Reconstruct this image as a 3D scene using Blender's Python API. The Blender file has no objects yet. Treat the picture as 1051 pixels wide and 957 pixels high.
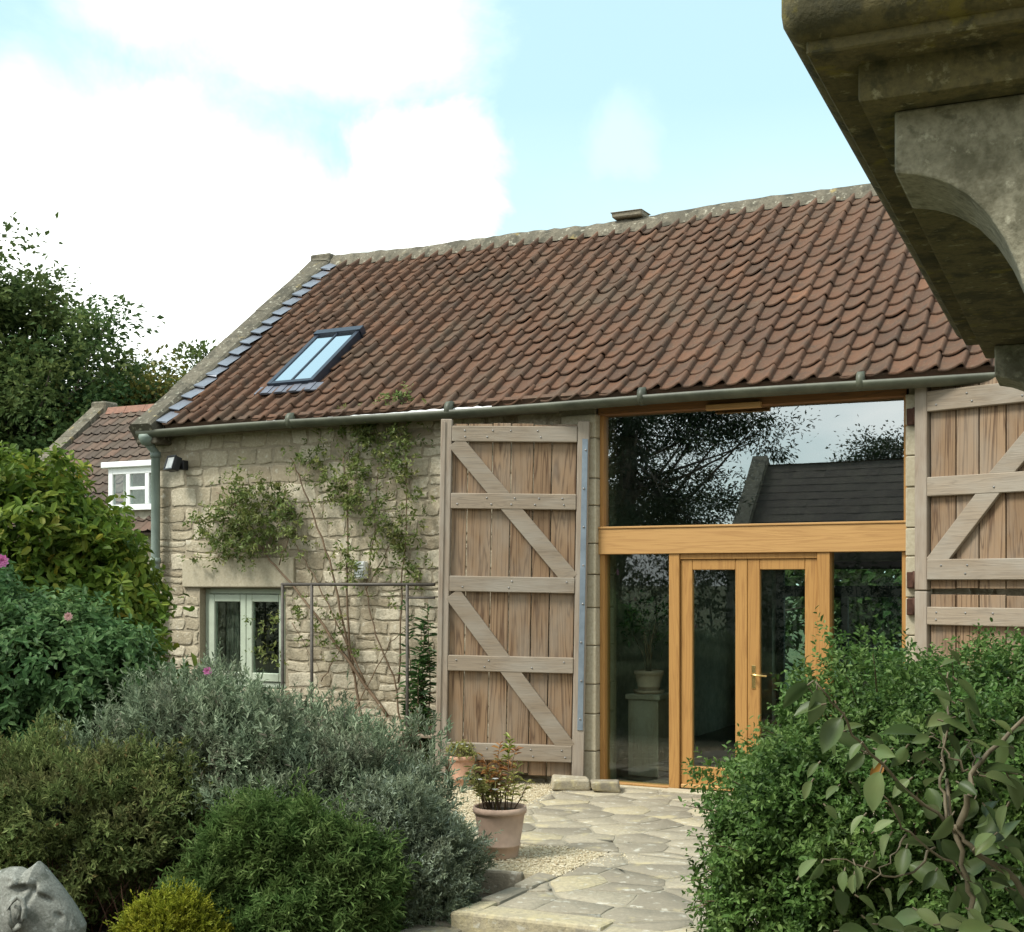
import bpy, bmesh, math, random
import numpy as np
from mathutils import Vector, Matrix

random.seed(7)
RNG = np.random.default_rng(11)
S = bpy.context.scene
COL = S.collection

# ------------------------------------------------------------------ camera
FPX, W0, HZ = 1350.0, 1051.0, 598.0
YAW = math.radians(27.2)
CAM = np.array([4.677, -10.746, 1.8])
RT = np.array([math.cos(YAW), math.sin(YAW), 0.0])
FW = np.array([-math.sin(YAW), math.cos(YAW), 0.0])
UP = np.array([0.0, 0.0, 1.0])
cam = bpy.data.cameras.new("camera")
cam.sensor_width = 36.0
cam.lens = 36.0 * FPX / W0
cam.shift_y = (HZ - 478.5) / W0
cam.clip_start, cam.clip_end = 0.05, 3000
cam_o = bpy.data.objects.new("camera", cam)
COL.objects.link(cam_o)
cam_o.location = CAM
cam_o.rotation_euler = (math.pi / 2, 0, YAW)
S.camera = cam_o

# ------------------------------------------------------------------ light
SUN_EL, SUN_AZ = math.radians(52), math.radians(215)     # azimuth from +y, clockwise
SKY_STRENGTH, SUN_STRENGTH = 0.12, 2.2
S.view_settings.view_transform = 'Standard'
S.view_settings.look = 'None'
S.view_settings.gamma = 1
S.view_settings.use_curve_mapping = False
S.view_settings.exposure = 1.08
sun = bpy.data.lights.new("sun", 'SUN')
sun.energy = SUN_STRENGTH
sun.angle = math.radians(16)
sun.color = (1.0, 0.98, 0.9)
sun_o = bpy.data.objects.new("sun", sun)
COL.objects.link(sun_o)
sd = Vector((math.sin(SUN_AZ) * math.cos(SUN_EL), math.cos(SUN_AZ) * math.cos(SUN_EL), math.sin(SUN_EL)))
sun_o.rotation_euler = sd.to_track_quat('Z', 'Y').to_euler()


def ray(px, py):
    return FW + RT * (px - 525.5) / FPX + UP * (HZ - py) / FPX


def onz(px, py, z=0.0):
    d = ray(px, py)
    return CAM + d * ((z - CAM[2]) / d[2])


def ony(px, py, y=0.0):
    d = ray(px, py)
    return CAM + d * ((y - CAM[1]) / d[1])


def onZ(px, py, Z):
    return CAM + ray(px, py) * Z


# ------------------------------------------------------------------ node helpers
class NT:
    def __init__(s, tree):
        s.t = tree
        s.n = tree.nodes
        s.l = tree.links

    def new(s, kind, **kw):
        n = s.n.new(kind)
        for k, v in kw.items():
            setattr(n, k, v)
        return n

    def link(s, a, b):
        s.l.new(a, b)

    def val(s, sock, v):
        if hasattr(v, 'is_linked') or isinstance(v, bpy.types.NodeSocket):
            s.l.new(v, sock)
        else:
            sock.default_value = v

    def math(s, op, a, b=0.0, c=None, clamp=False):
        n = s.new('ShaderNodeMath', operation=op)
        n.use_clamp = clamp
        s.val(n.inputs[0], a)
        s.val(n.inputs[1], b)
        if c is not None:
            s.val(n.inputs[2], c)
        return n.outputs[0]

    def noise(s, vec, scale, detail=3.0, rough=0.55, dist=0.0):
        n = s.new('ShaderNodeTexNoise')
        if vec is not None:
            s.link(vec, n.inputs['Vector'])
        n.inputs['Scale'].default_value = scale
        n.inputs['Detail'].default_value = detail
        n.inputs['Roughness'].default_value = rough
        n.inputs['Distortion'].default_value = dist
        return n.outputs['Fac']

    def mapping(s, vec, scale=(1, 1, 1), loc=(0, 0, 0), rot=(0, 0, 0)):
        n = s.new('ShaderNodeMapping')
        s.link(vec, n.inputs['Vector'])
        n.inputs['Scale'].default_value = scale
        n.inputs['Location'].default_value = loc
        n.inputs['Rotation'].default_value = rot
        return n.outputs[0]

    def ramp(s, fac, stops, interp='LINEAR'):
        n = s.new('ShaderNodeValToRGB')
        n.color_ramp.interpolation = interp
        e = n.color_ramp.elements
        while len(e) < len(stops):
            e.new(0.5)
        for el, (p, c) in zip(e, stops):
            el.position = p
            el.color = (*c, 1) if len(c) == 3 else c
        s.val(n.inputs['Fac'], fac)
        return n.outputs['Color']

    def mix(s, fac, a, b, mode='MIX'):
        n = s.new('ShaderNodeMix', data_type='RGBA', blend_type=mode)
        s.val(n.inputs[0], fac)
        for sock, v in ((n.inputs[6], a), (n.inputs[7], b)):
            if isinstance(v, tuple):
                sock.default_value = (*v, 1) if len(v) == 3 else v
            else:
                s.link(v, sock)
        return n.outputs[2]

    def range(s, v, a, b, c=0.0, d=1.0):
        n = s.new('ShaderNodeMapRange')
        s.val(n.inputs[0], v)
        for i, x in enumerate((a, b, c, d)):
            n.inputs[i + 1].default_value = x
        return n.outputs[0]


def new_mat(name):
    m = bpy.data.materials.new(name)
    m.use_nodes = True
    t = NT(m.node_tree)
    t.n.clear()
    out = t.new('ShaderNodeOutputMaterial')
    p = t.new('ShaderNodeBsdfPrincipled')
    t.link(p.outputs[0], out.inputs[0])
    t.out, t.p = out, p
    t.obj = t.new('ShaderNodeTexCoord').outputs['Object']
    return m, t


def rnd_attr(t):
    return t.new('ShaderNodeAttribute', attribute_name='rnd').outputs['Fac']


def set_bump(t, h, strength=0.5, dist=0.01):
    b = t.new('ShaderNodeBump')
    b.inputs['Strength'].default_value = strength
    b.inputs['Distance'].default_value = dist
    t.link(h, b.inputs['Height'])
    t.link(b.outputs[0], t.p.inputs['Normal'])


def mat_stone(name, stops, mottling=0.5, dark=(0.1, 0.09, 0.07), lichen=None, scale=1.0, bump=0.6, rough=0.9, bdist=0.012):
    m, t = new_mat(name)
    r = rnd_attr(t)
    n1 = t.noise(t.obj, 6 * scale, 5, 0.6)
    n2 = t.noise(t.obj, 38 * scale, 4, 0.65)
    f = t.math('ADD', r, t.math('MULTIPLY', t.math('SUBTRACT', n1, 0.5), 0.55), clamp=True)
    c = t.ramp(f, stops)
    k = t.range(n2, 0.35, 0.75, 0.0, mottling)
    c = t.mix(k, c, dark)
    n4 = t.noise(t.obj, 2.1 * scale, 4, 0.6)
    c = t.mix(t.range(n4, 0.55, 0.75, 0, 0.35), c, dark)
    if lichen:
        for i, (col, th, sc, amt) in enumerate(lichen):
            n3 = t.noise(t.mapping(t.obj, loc=(7.3 * i + 3, 1.7, 4.1 * i)), sc, 5, 0.65)
            c = t.mix(t.range(n3, th, th + 0.08, 0, amt), c, col)
    t.link(c, t.p.inputs['Base Color'])
    t.p.inputs['Roughness'].default_value = rough
    t.p.inputs['Specular IOR Level'].default_value = 0.2
    h = t.math('ADD', t.math('MULTIPLY', n1, 0.6), t.math('MULTIPLY', n2, 0.6))
    set_bump(t, h, bump, bdist)
    return m


def mat_plain(name, col, rough=0.6, metal=0.0, var=0.25, scale=12, bump=0.15, spec=0.4):
    m, t = new_mat(name)
    n = t.noise(t.obj, scale, 5, 0.6)
    c = t.mix(t.range(n, 0.3, 0.7, 0, 1), tuple(x * (1 - var) for x in col), tuple(min(1, x * (1 + var)) for x in col))
    t.link(c, t.p.inputs['Base Color'])
    t.p.inputs['Roughness'].default_value = rough
    t.p.inputs['Metallic'].default_value = metal
    t.p.inputs['Specular IOR Level'].default_value = spec
    set_bump(t, t.noise(t.obj, scale * 5, 3), bump, 0.004)
    return m


def mat_wood(name, stops, axis='Z', grain=1.0, rough=0.75, dark=(0.07, 0.05, 0.035), grey=None, bump=0.4, spec=0.3, ring=0.55):
    """grain runs along the given local axis; every board has its own 'rnd'"""
    m, t = new_mat(name)
    r = rnd_attr(t)
    off = t.new('ShaderNodeCombineXYZ')
    for i in range(3):
        t.link(t.math('MULTIPLY', r, 13.7 + 9.1 * i), off.inputs[i])
    v = t.new('ShaderNodeVectorMath', operation='ADD')
    t.link(t.obj, v.inputs[0])
    t.link(off.outputs[0], v.inputs[1])
    v = v.outputs[0]
    lo, hi = 0.9 * grain, 17 * grain
    sc = {'X': (lo, hi, hi), 'Y': (hi, lo, hi), 'Z': (hi, hi, lo)}[axis]
    sf = {'X': (3, 90, 90), 'Y': (90, 3, 90), 'Z': (90, 90, 3)}[axis]
    n1 = t.noise(t.mapping(v, sc), 1.0, 3, 0.5, 0.6)
    rings = t.math('FRACT', t.math('MULTIPLY', n1, 9.0))
    rings = t.math('ABSOLUTE', t.math('SUBTRACT', rings, 0.5))
    fine = t.noise(t.mapping(v, sf), 1.0, 4, 0.6)
    big = t.noise(v, 2.2, 3, 0.6)
    f = t.math('ADD', t.math('MULTIPLY', r, 0.5), t.math('MULTIPLY', big, 0.5))
    c = t.ramp(f, stops)
    c = t.mix(t.range(rings, 0.28, 0.5, 0, ring), c, dark)
    c = t.mix(t.range(fine, 0.5, 0.75, 0, 0.45), c, dark)
    if grey:
        g2 = t.noise(t.mapping(v, tuple(x * 0.15 + 1 for x in sc)), 1.3, 4, 0.6)
        c = t.mix(t.range(g2, 0.42, 0.68, 0, 0.75), c, grey)
    t.link(c, t.p.inputs['Base Color'])
    t.p.inputs['Roughness'].default_value = rough
    t.p.inputs['Specular IOR Level'].default_value = spec
    set_bump(t, t.math('ADD', rings, fine), bump, 0.003)
    return m


def mat_leaf(name, stops, rough=0.5, transl=0.35, spec=0.3, patch=None, pscale=1.4):
    m, t = new_mat(name)
    r = rnd_attr(t)
    c = t.ramp(r, stops)
    n = t.noise(t.obj, pscale, 3, 0.6)
    hs = t.new('ShaderNodeHueSaturation')
    t.link(c, hs.inputs['Color'])
    t.link(t.range(n, 0.3, 0.7, 0.72, 1.28), hs.inputs['Value'])
    t.link(t.range(t.noise(t.obj, pscale * 1.7, 2), 0.3, 0.7, 0.485, 0.515), hs.inputs['Hue'])
    c = hs.outputs[0]
    if patch:
        n2 = t.noise(t.mapping(t.obj, loc=(5, 9, 2)), pscale * 1.3, 4, 0.6)
        c = t.mix(t.range(n2, 0.5, 0.68, 0, patch[1]), c, patch[0])
    t.link(c, t.p.inputs['Base Color'])
    t.p.inputs['Roughness'].default_value = rough
    t.p.inputs['Specular IOR Level'].default_value = spec
    tr = t.new('ShaderNodeBsdfTranslucent')
    t.link(c, tr.inputs['Color'])
    mx = t.new('ShaderNodeMixShader')
    mx.inputs[0].default_value = transl
    t.link(t.p.outputs[0], mx.inputs[1])
    t.link(tr.outputs[0], mx.inputs[2])
    t.link(mx.outputs[0], t.out.inputs[0])
    return m


def mat_glass(name, base=0.06, gain=1.0, tint=(0.86, 0.93, 0.9)):
    m, t = new_mat(name)
    t.n.remove(t.p)
    lw = t.new('ShaderNodeFresnel')
    lw.inputs['IOR'].default_value = 1.5
    geo = t.new('ShaderNodeNewGeometry')
    front = t.math('SUBTRACT', 1.0, geo.outputs['Backfacing'])
    f = t.math('MULTIPLY', t.math('ADD', t.math('MULTIPLY', lw.outputs[0], gain), base), front, clamp=True)
    tr = t.new('ShaderNodeBsdfTransparent')
    tr.inputs[0].default_value = (*tint, 1)
    gl = t.new('ShaderNodeBsdfGlossy')
    gl.inputs['Roughness'].default_value = 0.0
    gl.inputs[0].default_value = (0.95, 0.98, 1, 1)
    # slight waviness of the pane
    b = t.new('ShaderNodeBump')
    b.inputs['Strength'].default_value = 0.03
    b.inputs['Distance'].default_value = 0.01
    t.link(t.noise(t.obj, 1.6, 1), b.inputs['Height'])
    t.link(b.outputs[0], gl.inputs['Normal'])
    mx = t.new('ShaderNodeMixShader')
    t.link(f, mx.inputs[0])
    t.link(tr.outputs[0], mx.inputs[1])
    t.link(gl.outputs[0], mx.inputs[2])
    t.link(mx.outputs[0], t.out.inputs[0])
    return m


# ------------------------------------------------------------------ world: sky with clouds
wd = bpy.data.worlds.new("World")
S.world = wd
wd.use_nodes = True
t = NT(wd.node_tree)
t.n.clear()
wout = t.new('ShaderNodeOutputWorld')
bg = t.new('ShaderNodeBackground')
bg.inputs['Strength'].default_value = SKY_STRENGTH
sky = t.new('ShaderNodeTexSky', sky_type='NISHITA')
sky.sun_disc = False
sky.sun_elevation = SUN_EL
sky.sun_rotation = SUN_AZ
sky.air_density, sky.dust_density, sky.ozone_density = 1.0, 1.5, 1.0
gen = t.new('ShaderNodeTexCoord').outputs['Generated']
nrm = t.new('ShaderNodeVectorMath', operation='NORMALIZE')
t.link(gen, nrm.inputs[0])
dirv = nrm.outputs[0]
n_big = t.noise(dirv, 9.0, 6, 0.6, 0.3)
n_mid = t.noise(t.mapping(dirv, (1, 1, 2.2)), 2.6, 6, 0.55, 0.2)


def dirof(px, py):
    d = ray(px, py)
    return d / np.linalg.norm(d)


cloud = None
for px, py, rad, soft, amt in ((40, 290, 7.0, 4.0, 1.0), (190, 270, 6.2, 3.2, 1.0), (420, 222, 3.4, 1.6, 1.0), (300, 280, 4.6, 2.4, 1.0), (110, 215, 4.2, 3.2, .8),
                               (300, -20, 3.0, 3.0, 0.9), (190, -50, 3.4, 3.2, 0.8), (390, -10, 2.4, 3.0, 0.75), (632, 148, .5, 1.9, 0.15), (-160, 360, 8, 6, 1.0)):
    d = t.new('ShaderNodeVectorMath', operation='DOT_PRODUCT')
    t.link(dirv, d.inputs[0])
    d.inputs[1].default_value = dirof(px, py)
    ang = t.math('ARCCOSINE', t.math('MINIMUM', d.outputs['Value'], 1.0))
    ang = t.math('ADD', ang, t.math('MULTIPLY', t.math('SUBTRACT', n_big, 0.5), 0.14))
    k = t.new('ShaderNodeMapRange', interpolation_type='SMOOTHSTEP')
    t.link(ang, k.inputs[0])
    k.inputs[1].default_value = math.radians(rad + soft * 1.0)
    k.inputs[2].default_value = math.radians(max(rad - soft * 1.1, 0.1))
    k.inputs[3].default_value, k.inputs[4].default_value = 0.0, amt
    cloud = k.outputs[0] if cloud is None else t.math('MAXIMUM', cloud, k.outputs[0])
# cloud over the half of the sky behind the photographer, veil near the horizon
sep = t.new('ShaderNodeSeparateXYZ')
t.link(dirv, sep.inputs[0])
back = t.math('MULTIPLY', t.range(sep.outputs[1], 0.25, -0.3), t.range(n_mid, 0.36, 0.58, 0.25, 1.0))
veil = t.math('MULTIPLY', t.range(sep.outputs[2], 0.34, 0.0, 0.0, 0.6), t.range(n_mid, 0.3, 0.6, 0.5, 1.1), clamp=True)
cloud = t.math('MAXIMUM', t.math('MAXIMUM', cloud, back), veil)
c = t.mix(1.0, sky.outputs[0], (0.9, 1.04, 0.98), 'MULTIPLY')
c = t.mix(0.72, c, (2.9, 4.2, 4.45))
c = t.mix(cloud, c, (7.4, 7.7, 7.4))
t.link(c, bg.inputs['Color'])
t.link(bg.outputs[0], wout.inputs[0])


# ------------------------------------------------------------------ mesh builder
class MB:
    def __init__(s):
        s.V, s.F, s.R, s.M, s.Sm = [], [], [], [], []
        s.nv = 0

    def add(s, V, F, rnd=0.5, mat=0, smooth=False):
        """F: list of index tuples or array (n,k)"""
        V = np.asarray(V, dtype=np.float64).reshape(-1, 3)
        s.V.append(V)
        r = np.full(len(V), rnd) if np.isscalar(rnd) else np.asarray(rnd)
        s.R.append(r)
        if isinstance(F, np.ndarray):
            s.F.append((F + s.nv, mat, smooth))
        else:
            by = {}
            for f in F:
                by.setdefault(len(f), []).append(f)
            for k, l in by.items():
                s.F.append((np.array(l) + s.nv, mat, smooth))
        s.nv += len(V)

    def box(s, lo, hi, bev=0.0, M=None, rnd=None, mat=0, seg=1, jit=0.0):
        lo, hi = np.array(lo, float), np.array(hi, float)
        bm = bmesh.new()
        bmesh.ops.create_cube(bm, size=1)
        for v in bm.verts:
            v.co = Vector((np.array(v.co) + 0.5) * (hi - lo) + lo)
            if jit:
                v.co += Vector([random.uniform(-jit, jit) for _ in range(3)])
        if bev:
            bmesh.ops.bevel(bm, geom=list(bm.edges), offset=bev, segments=seg, profile=0.5, affect='EDGES')
        bm.verts.index_update()
        V = np.array([v.co for v in bm.verts])
        F = [tuple(v.index for v in f.verts) for f in bm.faces]
        bm.free()
        if M is not None:
            V = xf(V, M)
        s.add(V, F, random.random() if rnd is None else rnd, mat, False)

    def prism(s, poly, lo, hi, axis='z', rnd=None, mat=0, M=None, bev=0.0):
        """extrude a 2-D polygon; axis z: poly in xy, axis y: poly in xz, axis x: poly in yz"""
        n = len(poly)
        def mk(p, h):
            return {'z': (p[0], p[1], h), 'y': (p[0], h, p[1]), 'x': (h, p[0], p[1])}[axis]
        V = [mk(p, lo) for p in poly] + [mk(p, hi) for p in poly]
        F = [tuple(range(n)), tuple(range(2 * n - 1, n - 1, -1))]
        F += [(i, (i + 1) % n, n + (i + 1) % n, n + i) for i in range(n)]
        bm = bmesh.new()
        vs = [bm.verts.new(v) for v in V]
        for f in F:
            bm.faces.new([vs[i] for i in f])
        bmesh.ops.recalc_face_normals(bm, faces=list(bm.faces))
        if bev:
            bmesh.ops.bevel(bm, geom=list(bm.edges), offset=bev, segments=2, profile=0.5, affect='EDGES')
        bm.verts.index_update()
        V = np.array([v.co for v in bm.verts])
        F = [tuple(v.index for v in f.verts) for f in bm.faces]
        bm.free()
        if M is not None:
            V = xf(V, M)
        s.add(V, F, random.random() if rnd is None else rnd, mat, False)

    def tube(s, pts, rad, n=6, rnd=None, mat=0, cap=True):
        P = np.array(pts, float)
        k = len(P)
        R = np.full(k, rad) if np.isscalar(rad) else np.array(rad, float)
        T = np.gradient(P, axis=0)
        T /= np.linalg.norm(T, axis=1)[:, None] + 1e-9
        a = np.array([0.31, 0.2, 0.93])
        if abs(T[0] @ a) > 0.9:
            a = np.array([1.0, 0.1, 0.0])
        V = []
        for i in range(k):
            u = np.cross(T[i], a)
            u /= np.linalg.norm(u) + 1e-9
            w = np.cross(T[i], u)
            an = np.arange(n) * 2 * math.pi / n
            V.append(P[i] + R[i] * (np.cos(an)[:, None] * u + np.sin(an)[:, None] * w))
        V = np.concatenate(V)
        F = [(i * n + j, i * n + (j + 1) % n, (i + 1) * n + (j + 1) % n, (i + 1) * n + j) for i in range(k - 1) for j in range(n)]
        if cap:
            F += [tuple(range(n - 1, -1, -1)), tuple(range((k - 1) * n, k * n))]
        s.add(V, F, random.random() if rnd is None else rnd, mat, True)

    def lathe(s, prof, c=(0, 0, 0), n=32, rnd=0.5, mat=0):
        k = len(prof)
        an = np.arange(n) * 2 * math.pi / n
        V = np.concatenate([np.stack([c[0] + r * np.cos(an), c[1] + r * np.sin(an), np.full(n, c[2] + z)], 1) for r, z in prof])
        F = [(i * n + j, i * n + (j + 1) % n, (i + 1) * n + (j + 1) % n, (i + 1) * n + j) for i in range(k - 1) for j in range(n)]
        s.add(V, F, rnd, mat, True)

    def build(s, name, mats, parent=None, angle=None):
        me = bpy.data.meshes.new(name)
        V = np.concatenate(s.V)
        me.vertices.add(len(V))
        me.vertices.foreach_set('co', V.ravel())
        tot = sum(f.size for f, _, _ in s.F)
        nf = sum(len(f) for f, _, _ in s.F)
        me.loops.add(tot)
        me.polygons.add(nf)
        me.loops.foreach_set('vertex_index', np.concatenate([f.ravel() for f, _, _ in s.F]).astype(np.int32))
        cnt = np.concatenate([np.full(len(f), f.shape[1]) for f, _, _ in s.F])
        st = np.concatenate([[0], np.cumsum(cnt)[:-1]])
        me.polygons.foreach_set('loop_start', st.astype(np.int32))
        me.polygons.foreach_set('material_index', np.concatenate([np.full(len(f), m) for f, m, _ in s.F]).astype(np.int32))
        me.polygons.foreach_set('use_smooth', np.concatenate([np.full(len(f), sm) for f, _, sm in s.F]))
        a = me.attributes.new('rnd', 'FLOAT', 'POINT')
        a.data.foreach_set('value', np.concatenate(s.R).astype(np.float32))
        me.update(calc_edges=True)
        me.validate()
        if angle:
            me.polygons.foreach_set('use_smooth', np.ones(len(me.polygons), dtype=bool))
            me.set_sharp_from_angle(angle=math.radians(angle))
        for m in (mats if isinstance(mats, (list, tuple)) else [mats]):
            me.materials.append(m)
        o = bpy.data.objects.new(name, me)
        COL.objects.link(o)
        if parent is not None:
            o.parent = parent
        return o


def xf(V, M):
    M = np.array(M)
    return np.asarray(V) @ M[:3, :3].T + M[:3, 3]


def frame(loc, rz=0.0, ry=0.0, rx=0.0):
    return Matrix.Translation(Vector(loc)) @ Matrix.Rotation(rz, 4, 'Z') @ Matrix.Rotation(ry, 4, 'Y') @ Matrix.Rotation(rx, 4, 'X')


def empty(name, loc=(0, 0, 0), rz=0.0, parent=None):
    o = bpy.data.objects.new(name, None)
    COL.objects.link(o)
    o.empty_display_size = 0.2
    o.location = loc
    o.rotation_euler = (0, 0, rz)
    if parent is not None:
        o.parent = parent
    return o


def tag(o, label, cat, group=None, kind=None):
    o['label'] = label
    o['category'] = cat
    if group:
        o['group'] = group
    if kind:
        o['kind'] = kind
    return o


def struct(o, kind='structure'):
    o['kind'] = kind
    return o


# ------------------------------------------------------------------ foliage tools
def unit(a):
    return a / (np.linalg.norm(a, axis=-1, keepdims=True) + 1e-9)


def leaf_tmpl(kind):
    if kind == 'diamond':          # one folded pair of triangles
        V = np.array([[0, 0, 0], [0.45, 0.5, 0.12], [1, 0, -0.05], [0.45, -0.5, 0.12]])
        F = np.array([[0, 2, 1, 0], [0, 3, 2, 0]])[:, :3]
        return V, F
    if kind == 'oval':             # two quads folded along the midrib
        V = np.array([[0, 0, 0], [0.5, 0, -0.04], [1, 0, -0.12], [0.22, 0.36, 0.08], [0.68, 0.4, 0.06], [0.22, -0.36, 0.08], [0.68, -0.4, 0.06]])
        F = np.array([[0, 1, 4, 3], [1, 2, 4, 1], [0, 5, 6, 1], [1, 6, 2, 1]])
        F = [(0, 1, 4, 3), (1, 2, 4), (0, 5, 6, 1), (1, 6, 2)]
        return V, F
    if kind == 'big':              # smooth leaf with a curl and a pointed tip
        xs = [0, 0.08, 0.25, 0.45, 0.65, 0.83, 1.0]
        ws = [0.02, 0.22, 0.43, 0.5, 0.43, 0.25, 0.0]
        V, F = [], []
        for i, (x, w) in enumerate(zip(xs, ws)):
            z = -0.22 * x * x
            V += [[x, w, z + 0.22 * w], [x, w * 0.5, z + 0.07 * w], [x, 0, z], [x, -w * 0.5, z + 0.07 * w], [x, -w, z + 0.22 * w]]
        for i in range(6):
            for j in range(4):
                a = i * 5 + j
                F.append((a, a + 1, a + 6, a + 5))
        return np.array(V), F


def scatter(mb, tmpl, pos, d, n, s, width, rnd, mat=0, smooth=False):
    V, F = tmpl
    pos, d, n = np.asarray(pos), unit(np.asarray(d)), np.asarray(n)
    N = len(pos)
    z = n - (n * d).sum(1, keepdims=True) * d
    z = unit(z)
    y = np.cross(z, d)
    s = np.broadcast_to(s, (N,))
    L = V[None, :, 0:1] * d[:, None] + V[None, :, 1:2] * width * y[:, None] + V[None, :, 2:3] * z[:, None]
    out = pos[:, None] + L * s[:, None, None]
    k = len(V)
    base = (np.arange(N) * k)[:, None, None]
    rr = np.repeat(np.broadcast_to(rnd, (N,)), k)
    Fl = F if isinstance(F, list) else [tuple(f) for f in F]
    by = {}
    for f in Fl:
        by.setdefault(len(f), []).append(f)
    mb.V.append(out.reshape(-1, 3))
    mb.R.append(rr)
    for kk, l in by.items():
        A = (np.array(l)[None] + base).reshape(-1, kk) + mb.nv
        mb.F.append((A, mat, smooth))
    mb.nv += N * k


def blob_surface(blobs, n, shell=0.3, lump=0.13, lf=3.0, seed=0, zmin=-9, up_only=False):
    """points near the lumpy surface of a union of ellipsoids, with outward normals"""
    rg = np.random.default_rng(seed)
    B = np.array(blobs, float)
    w = (B[:, 3] * B[:, 4] + B[:, 3] * B[:, 5] + B[:, 4] * B[:, 5])
    idx = rg.choice(len(B), size=n * 2, p=w / w.sum())
    u = unit(rg.normal(size=(n * 2, 3)))
    ph = rg.uniform(0, 6.28, (6, len(B)))
    fr = rg.normal(size=(6, 3)) * lf
    L = np.ones(n * 2)
    for k in range(6):
        L += lump / 1.6 * np.sin(u @ fr[k] * (1 + 0.4 * k) + ph[k][idx])
    r = L * (1 - shell * rg.random(n * 2) ** 1.6)
    b = B[idx]
    P = b[:, :3] + u * b[:, 3:6] * r[:, None]
    nr = unit(u / b[:, 3:6])
    keep = P[:, 2] > zmin
    for j in range(len(B)):
        q = (P - B[j, :3]) / B[j, 3:6]
        keep &= ~((np.linalg.norm(q, axis=1) < 0.68) & (idx != j))
    P, nr = P[keep][:n], nr[keep][:n]
    return P, nr


def shoots(mb, P, nr, tmpl, size, width, L, m, seed, up=0.45, spread=0.9, rand=0.45, mat=0, rlo=0.0, rhi=1.0, droop=0.0, size_var=0.35, along=0.45, stem=None, smooth=False, flat=0.35):
    """every point grows a short shoot carrying m leaves"""
    rg = np.random.default_rng(seed)
    N = len(P)
    sdir = unit(nr * 0.8 + np.array([0, 0, up]) + rg.normal(size=(N, 3)) * rand)
    a = unit(np.cross(sdir, rg.normal(size=(N, 3))))
    b = np.cross(sdir, a)
    Ls = L * rg.uniform(0.5, 1.3, N)
    rs = rg.random(N)
    for j in range(m):
        f = (j + 0.6) / m
        an = j * 2.4 + rg.uniform(0, 6.28, N) * 0.25
        rad = np.cos(an)[:, None] * a + np.sin(an)[:, None] * b
        pos = P + sdir * (Ls * f)[:, None] + np.array([0, 0, -droop])[None] * (Ls * f * f)[:, None]
        d = unit(sdir * along + rad * spread + rg.normal(size=(N, 3)) * 0.2 + np.array([0, 0, -droop * 0.5]))
        nn = unit(sdir * 0.6 + np.array([0, 0, flat]) + rg.normal(size=(N, 3)) * 0.35)
        sz = size * rg.uniform(1 - size_var, 1 + size_var, N) * (1.05 - 0.35 * f)
        rn = np.clip(rlo + (rhi - rlo) * (0.55 * rs + 0.45 * rg.random(N)), 0, 1)
        scatter(mb, tmpl, pos, d, nn, sz, width, rn, mat, smooth)
    if stem is not None:
        k = min(N, stem[1])
        for i in range(k):
            p0 = P[i] - sdir[i] * Ls[i] * 0.6
            mb.tube([p0, P[i] + sdir[i] * Ls[i] * 0.9], [stem[2], stem[2] * 0.5], 3, 0.5, stem[0], cap=False)


def branchy(mb, base, ends, r0, r1, seed=0, n=6, wob=0.08, mat=0):
    """stems from a base to given ends, gently curved"""
    rg = np.random.default_rng(seed)
    for e in ends:
        e = np.array(e, float)
        b = np.array(base, float)
        k = 6
        T = np.linspace(0, 1, k)[:, None]
        mid = (b + e) / 2 + np.array([0, 0, 0.12]) * np.linalg.norm(e - b) + rg.normal(size=3) * wob * np.linalg.norm(e - b)
        P = (1 - T) ** 2 * b + 2 * T * (1 - T) * mid + T ** 2 * e
        mb.tube(P, np.linspace(r0, r1, k), n, None, mat)


# ------------------------------------------------------------------ materials
M_wall = mat_stone("limestone_rubble", [(0.0, (0.3, 0.25, 0.175)), (0.3, (0.44, 0.38, 0.275)), (0.7, (0.53, 0.47, 0.355)), (1.0, (0.58, 0.52, 0.4))], 0.55, (0.2, 0.16, 0.1), lichen=[((0.2, 0.18, 0.13), 0.56, 3.0, 0.5), ((0.6, 0.56, 0.46), 0.58, 14, 0.5)], bump=1.0, bdist=0.016)
M_mortar = mat_stone("lime_mortar", [(0.0, (0.3, 0.255, 0.18)), (1.0, (0.42, 0.36, 0.265))], 0.5, (0.17, 0.14, 0.1), scale=1.6, bump=0.9)
M_ashlar = mat_stone("dressed_limestone", [(0.0, (0.36, 0.315, 0.225)), (1.0, (0.48, 0.43, 0.32))], 0.55, (0.25, 0.2, 0.13), bump=0.3)
M_coping = mat_stone("lichened_coping", [(0.0, (0.11, 0.098, 0.073)), (1.0, (0.2, 0.175, 0.13))], 0.85, (0.07, 0.062, 0.045), lichen=[((0.05, 0.047, 0.035), 0.52, 5, 0.7), ((0.4, 0.38, 0.3), 0.58, 17, 0.7), ((0.32, 0.24, 0.09), 0.62, 6, 0.6), ((0.07, 0.07, 0.05), 0.6, 4, 0.6)])
M_hood = mat_stone("algae_stained_hood_stone", [(0.0, (0.1, 0.083, 0.038)), (1.0, (0.18, 0.15, 0.07))], 0.8, (0.07, 0.062, 0.035), lichen=[((0.045, 0.043, 0.025), 0.5, 7, 0.75), ((0.04, 0.04, 0.025), 0.55, 22, 0.6), ((0.2, 0.165, 0.035), 0.58, 11, 0.6), ((0.33, 0.3, 0.18), 0.6, 30, 0.6)], scale=2.2, bump=0.8, bdist=0.006)
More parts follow.
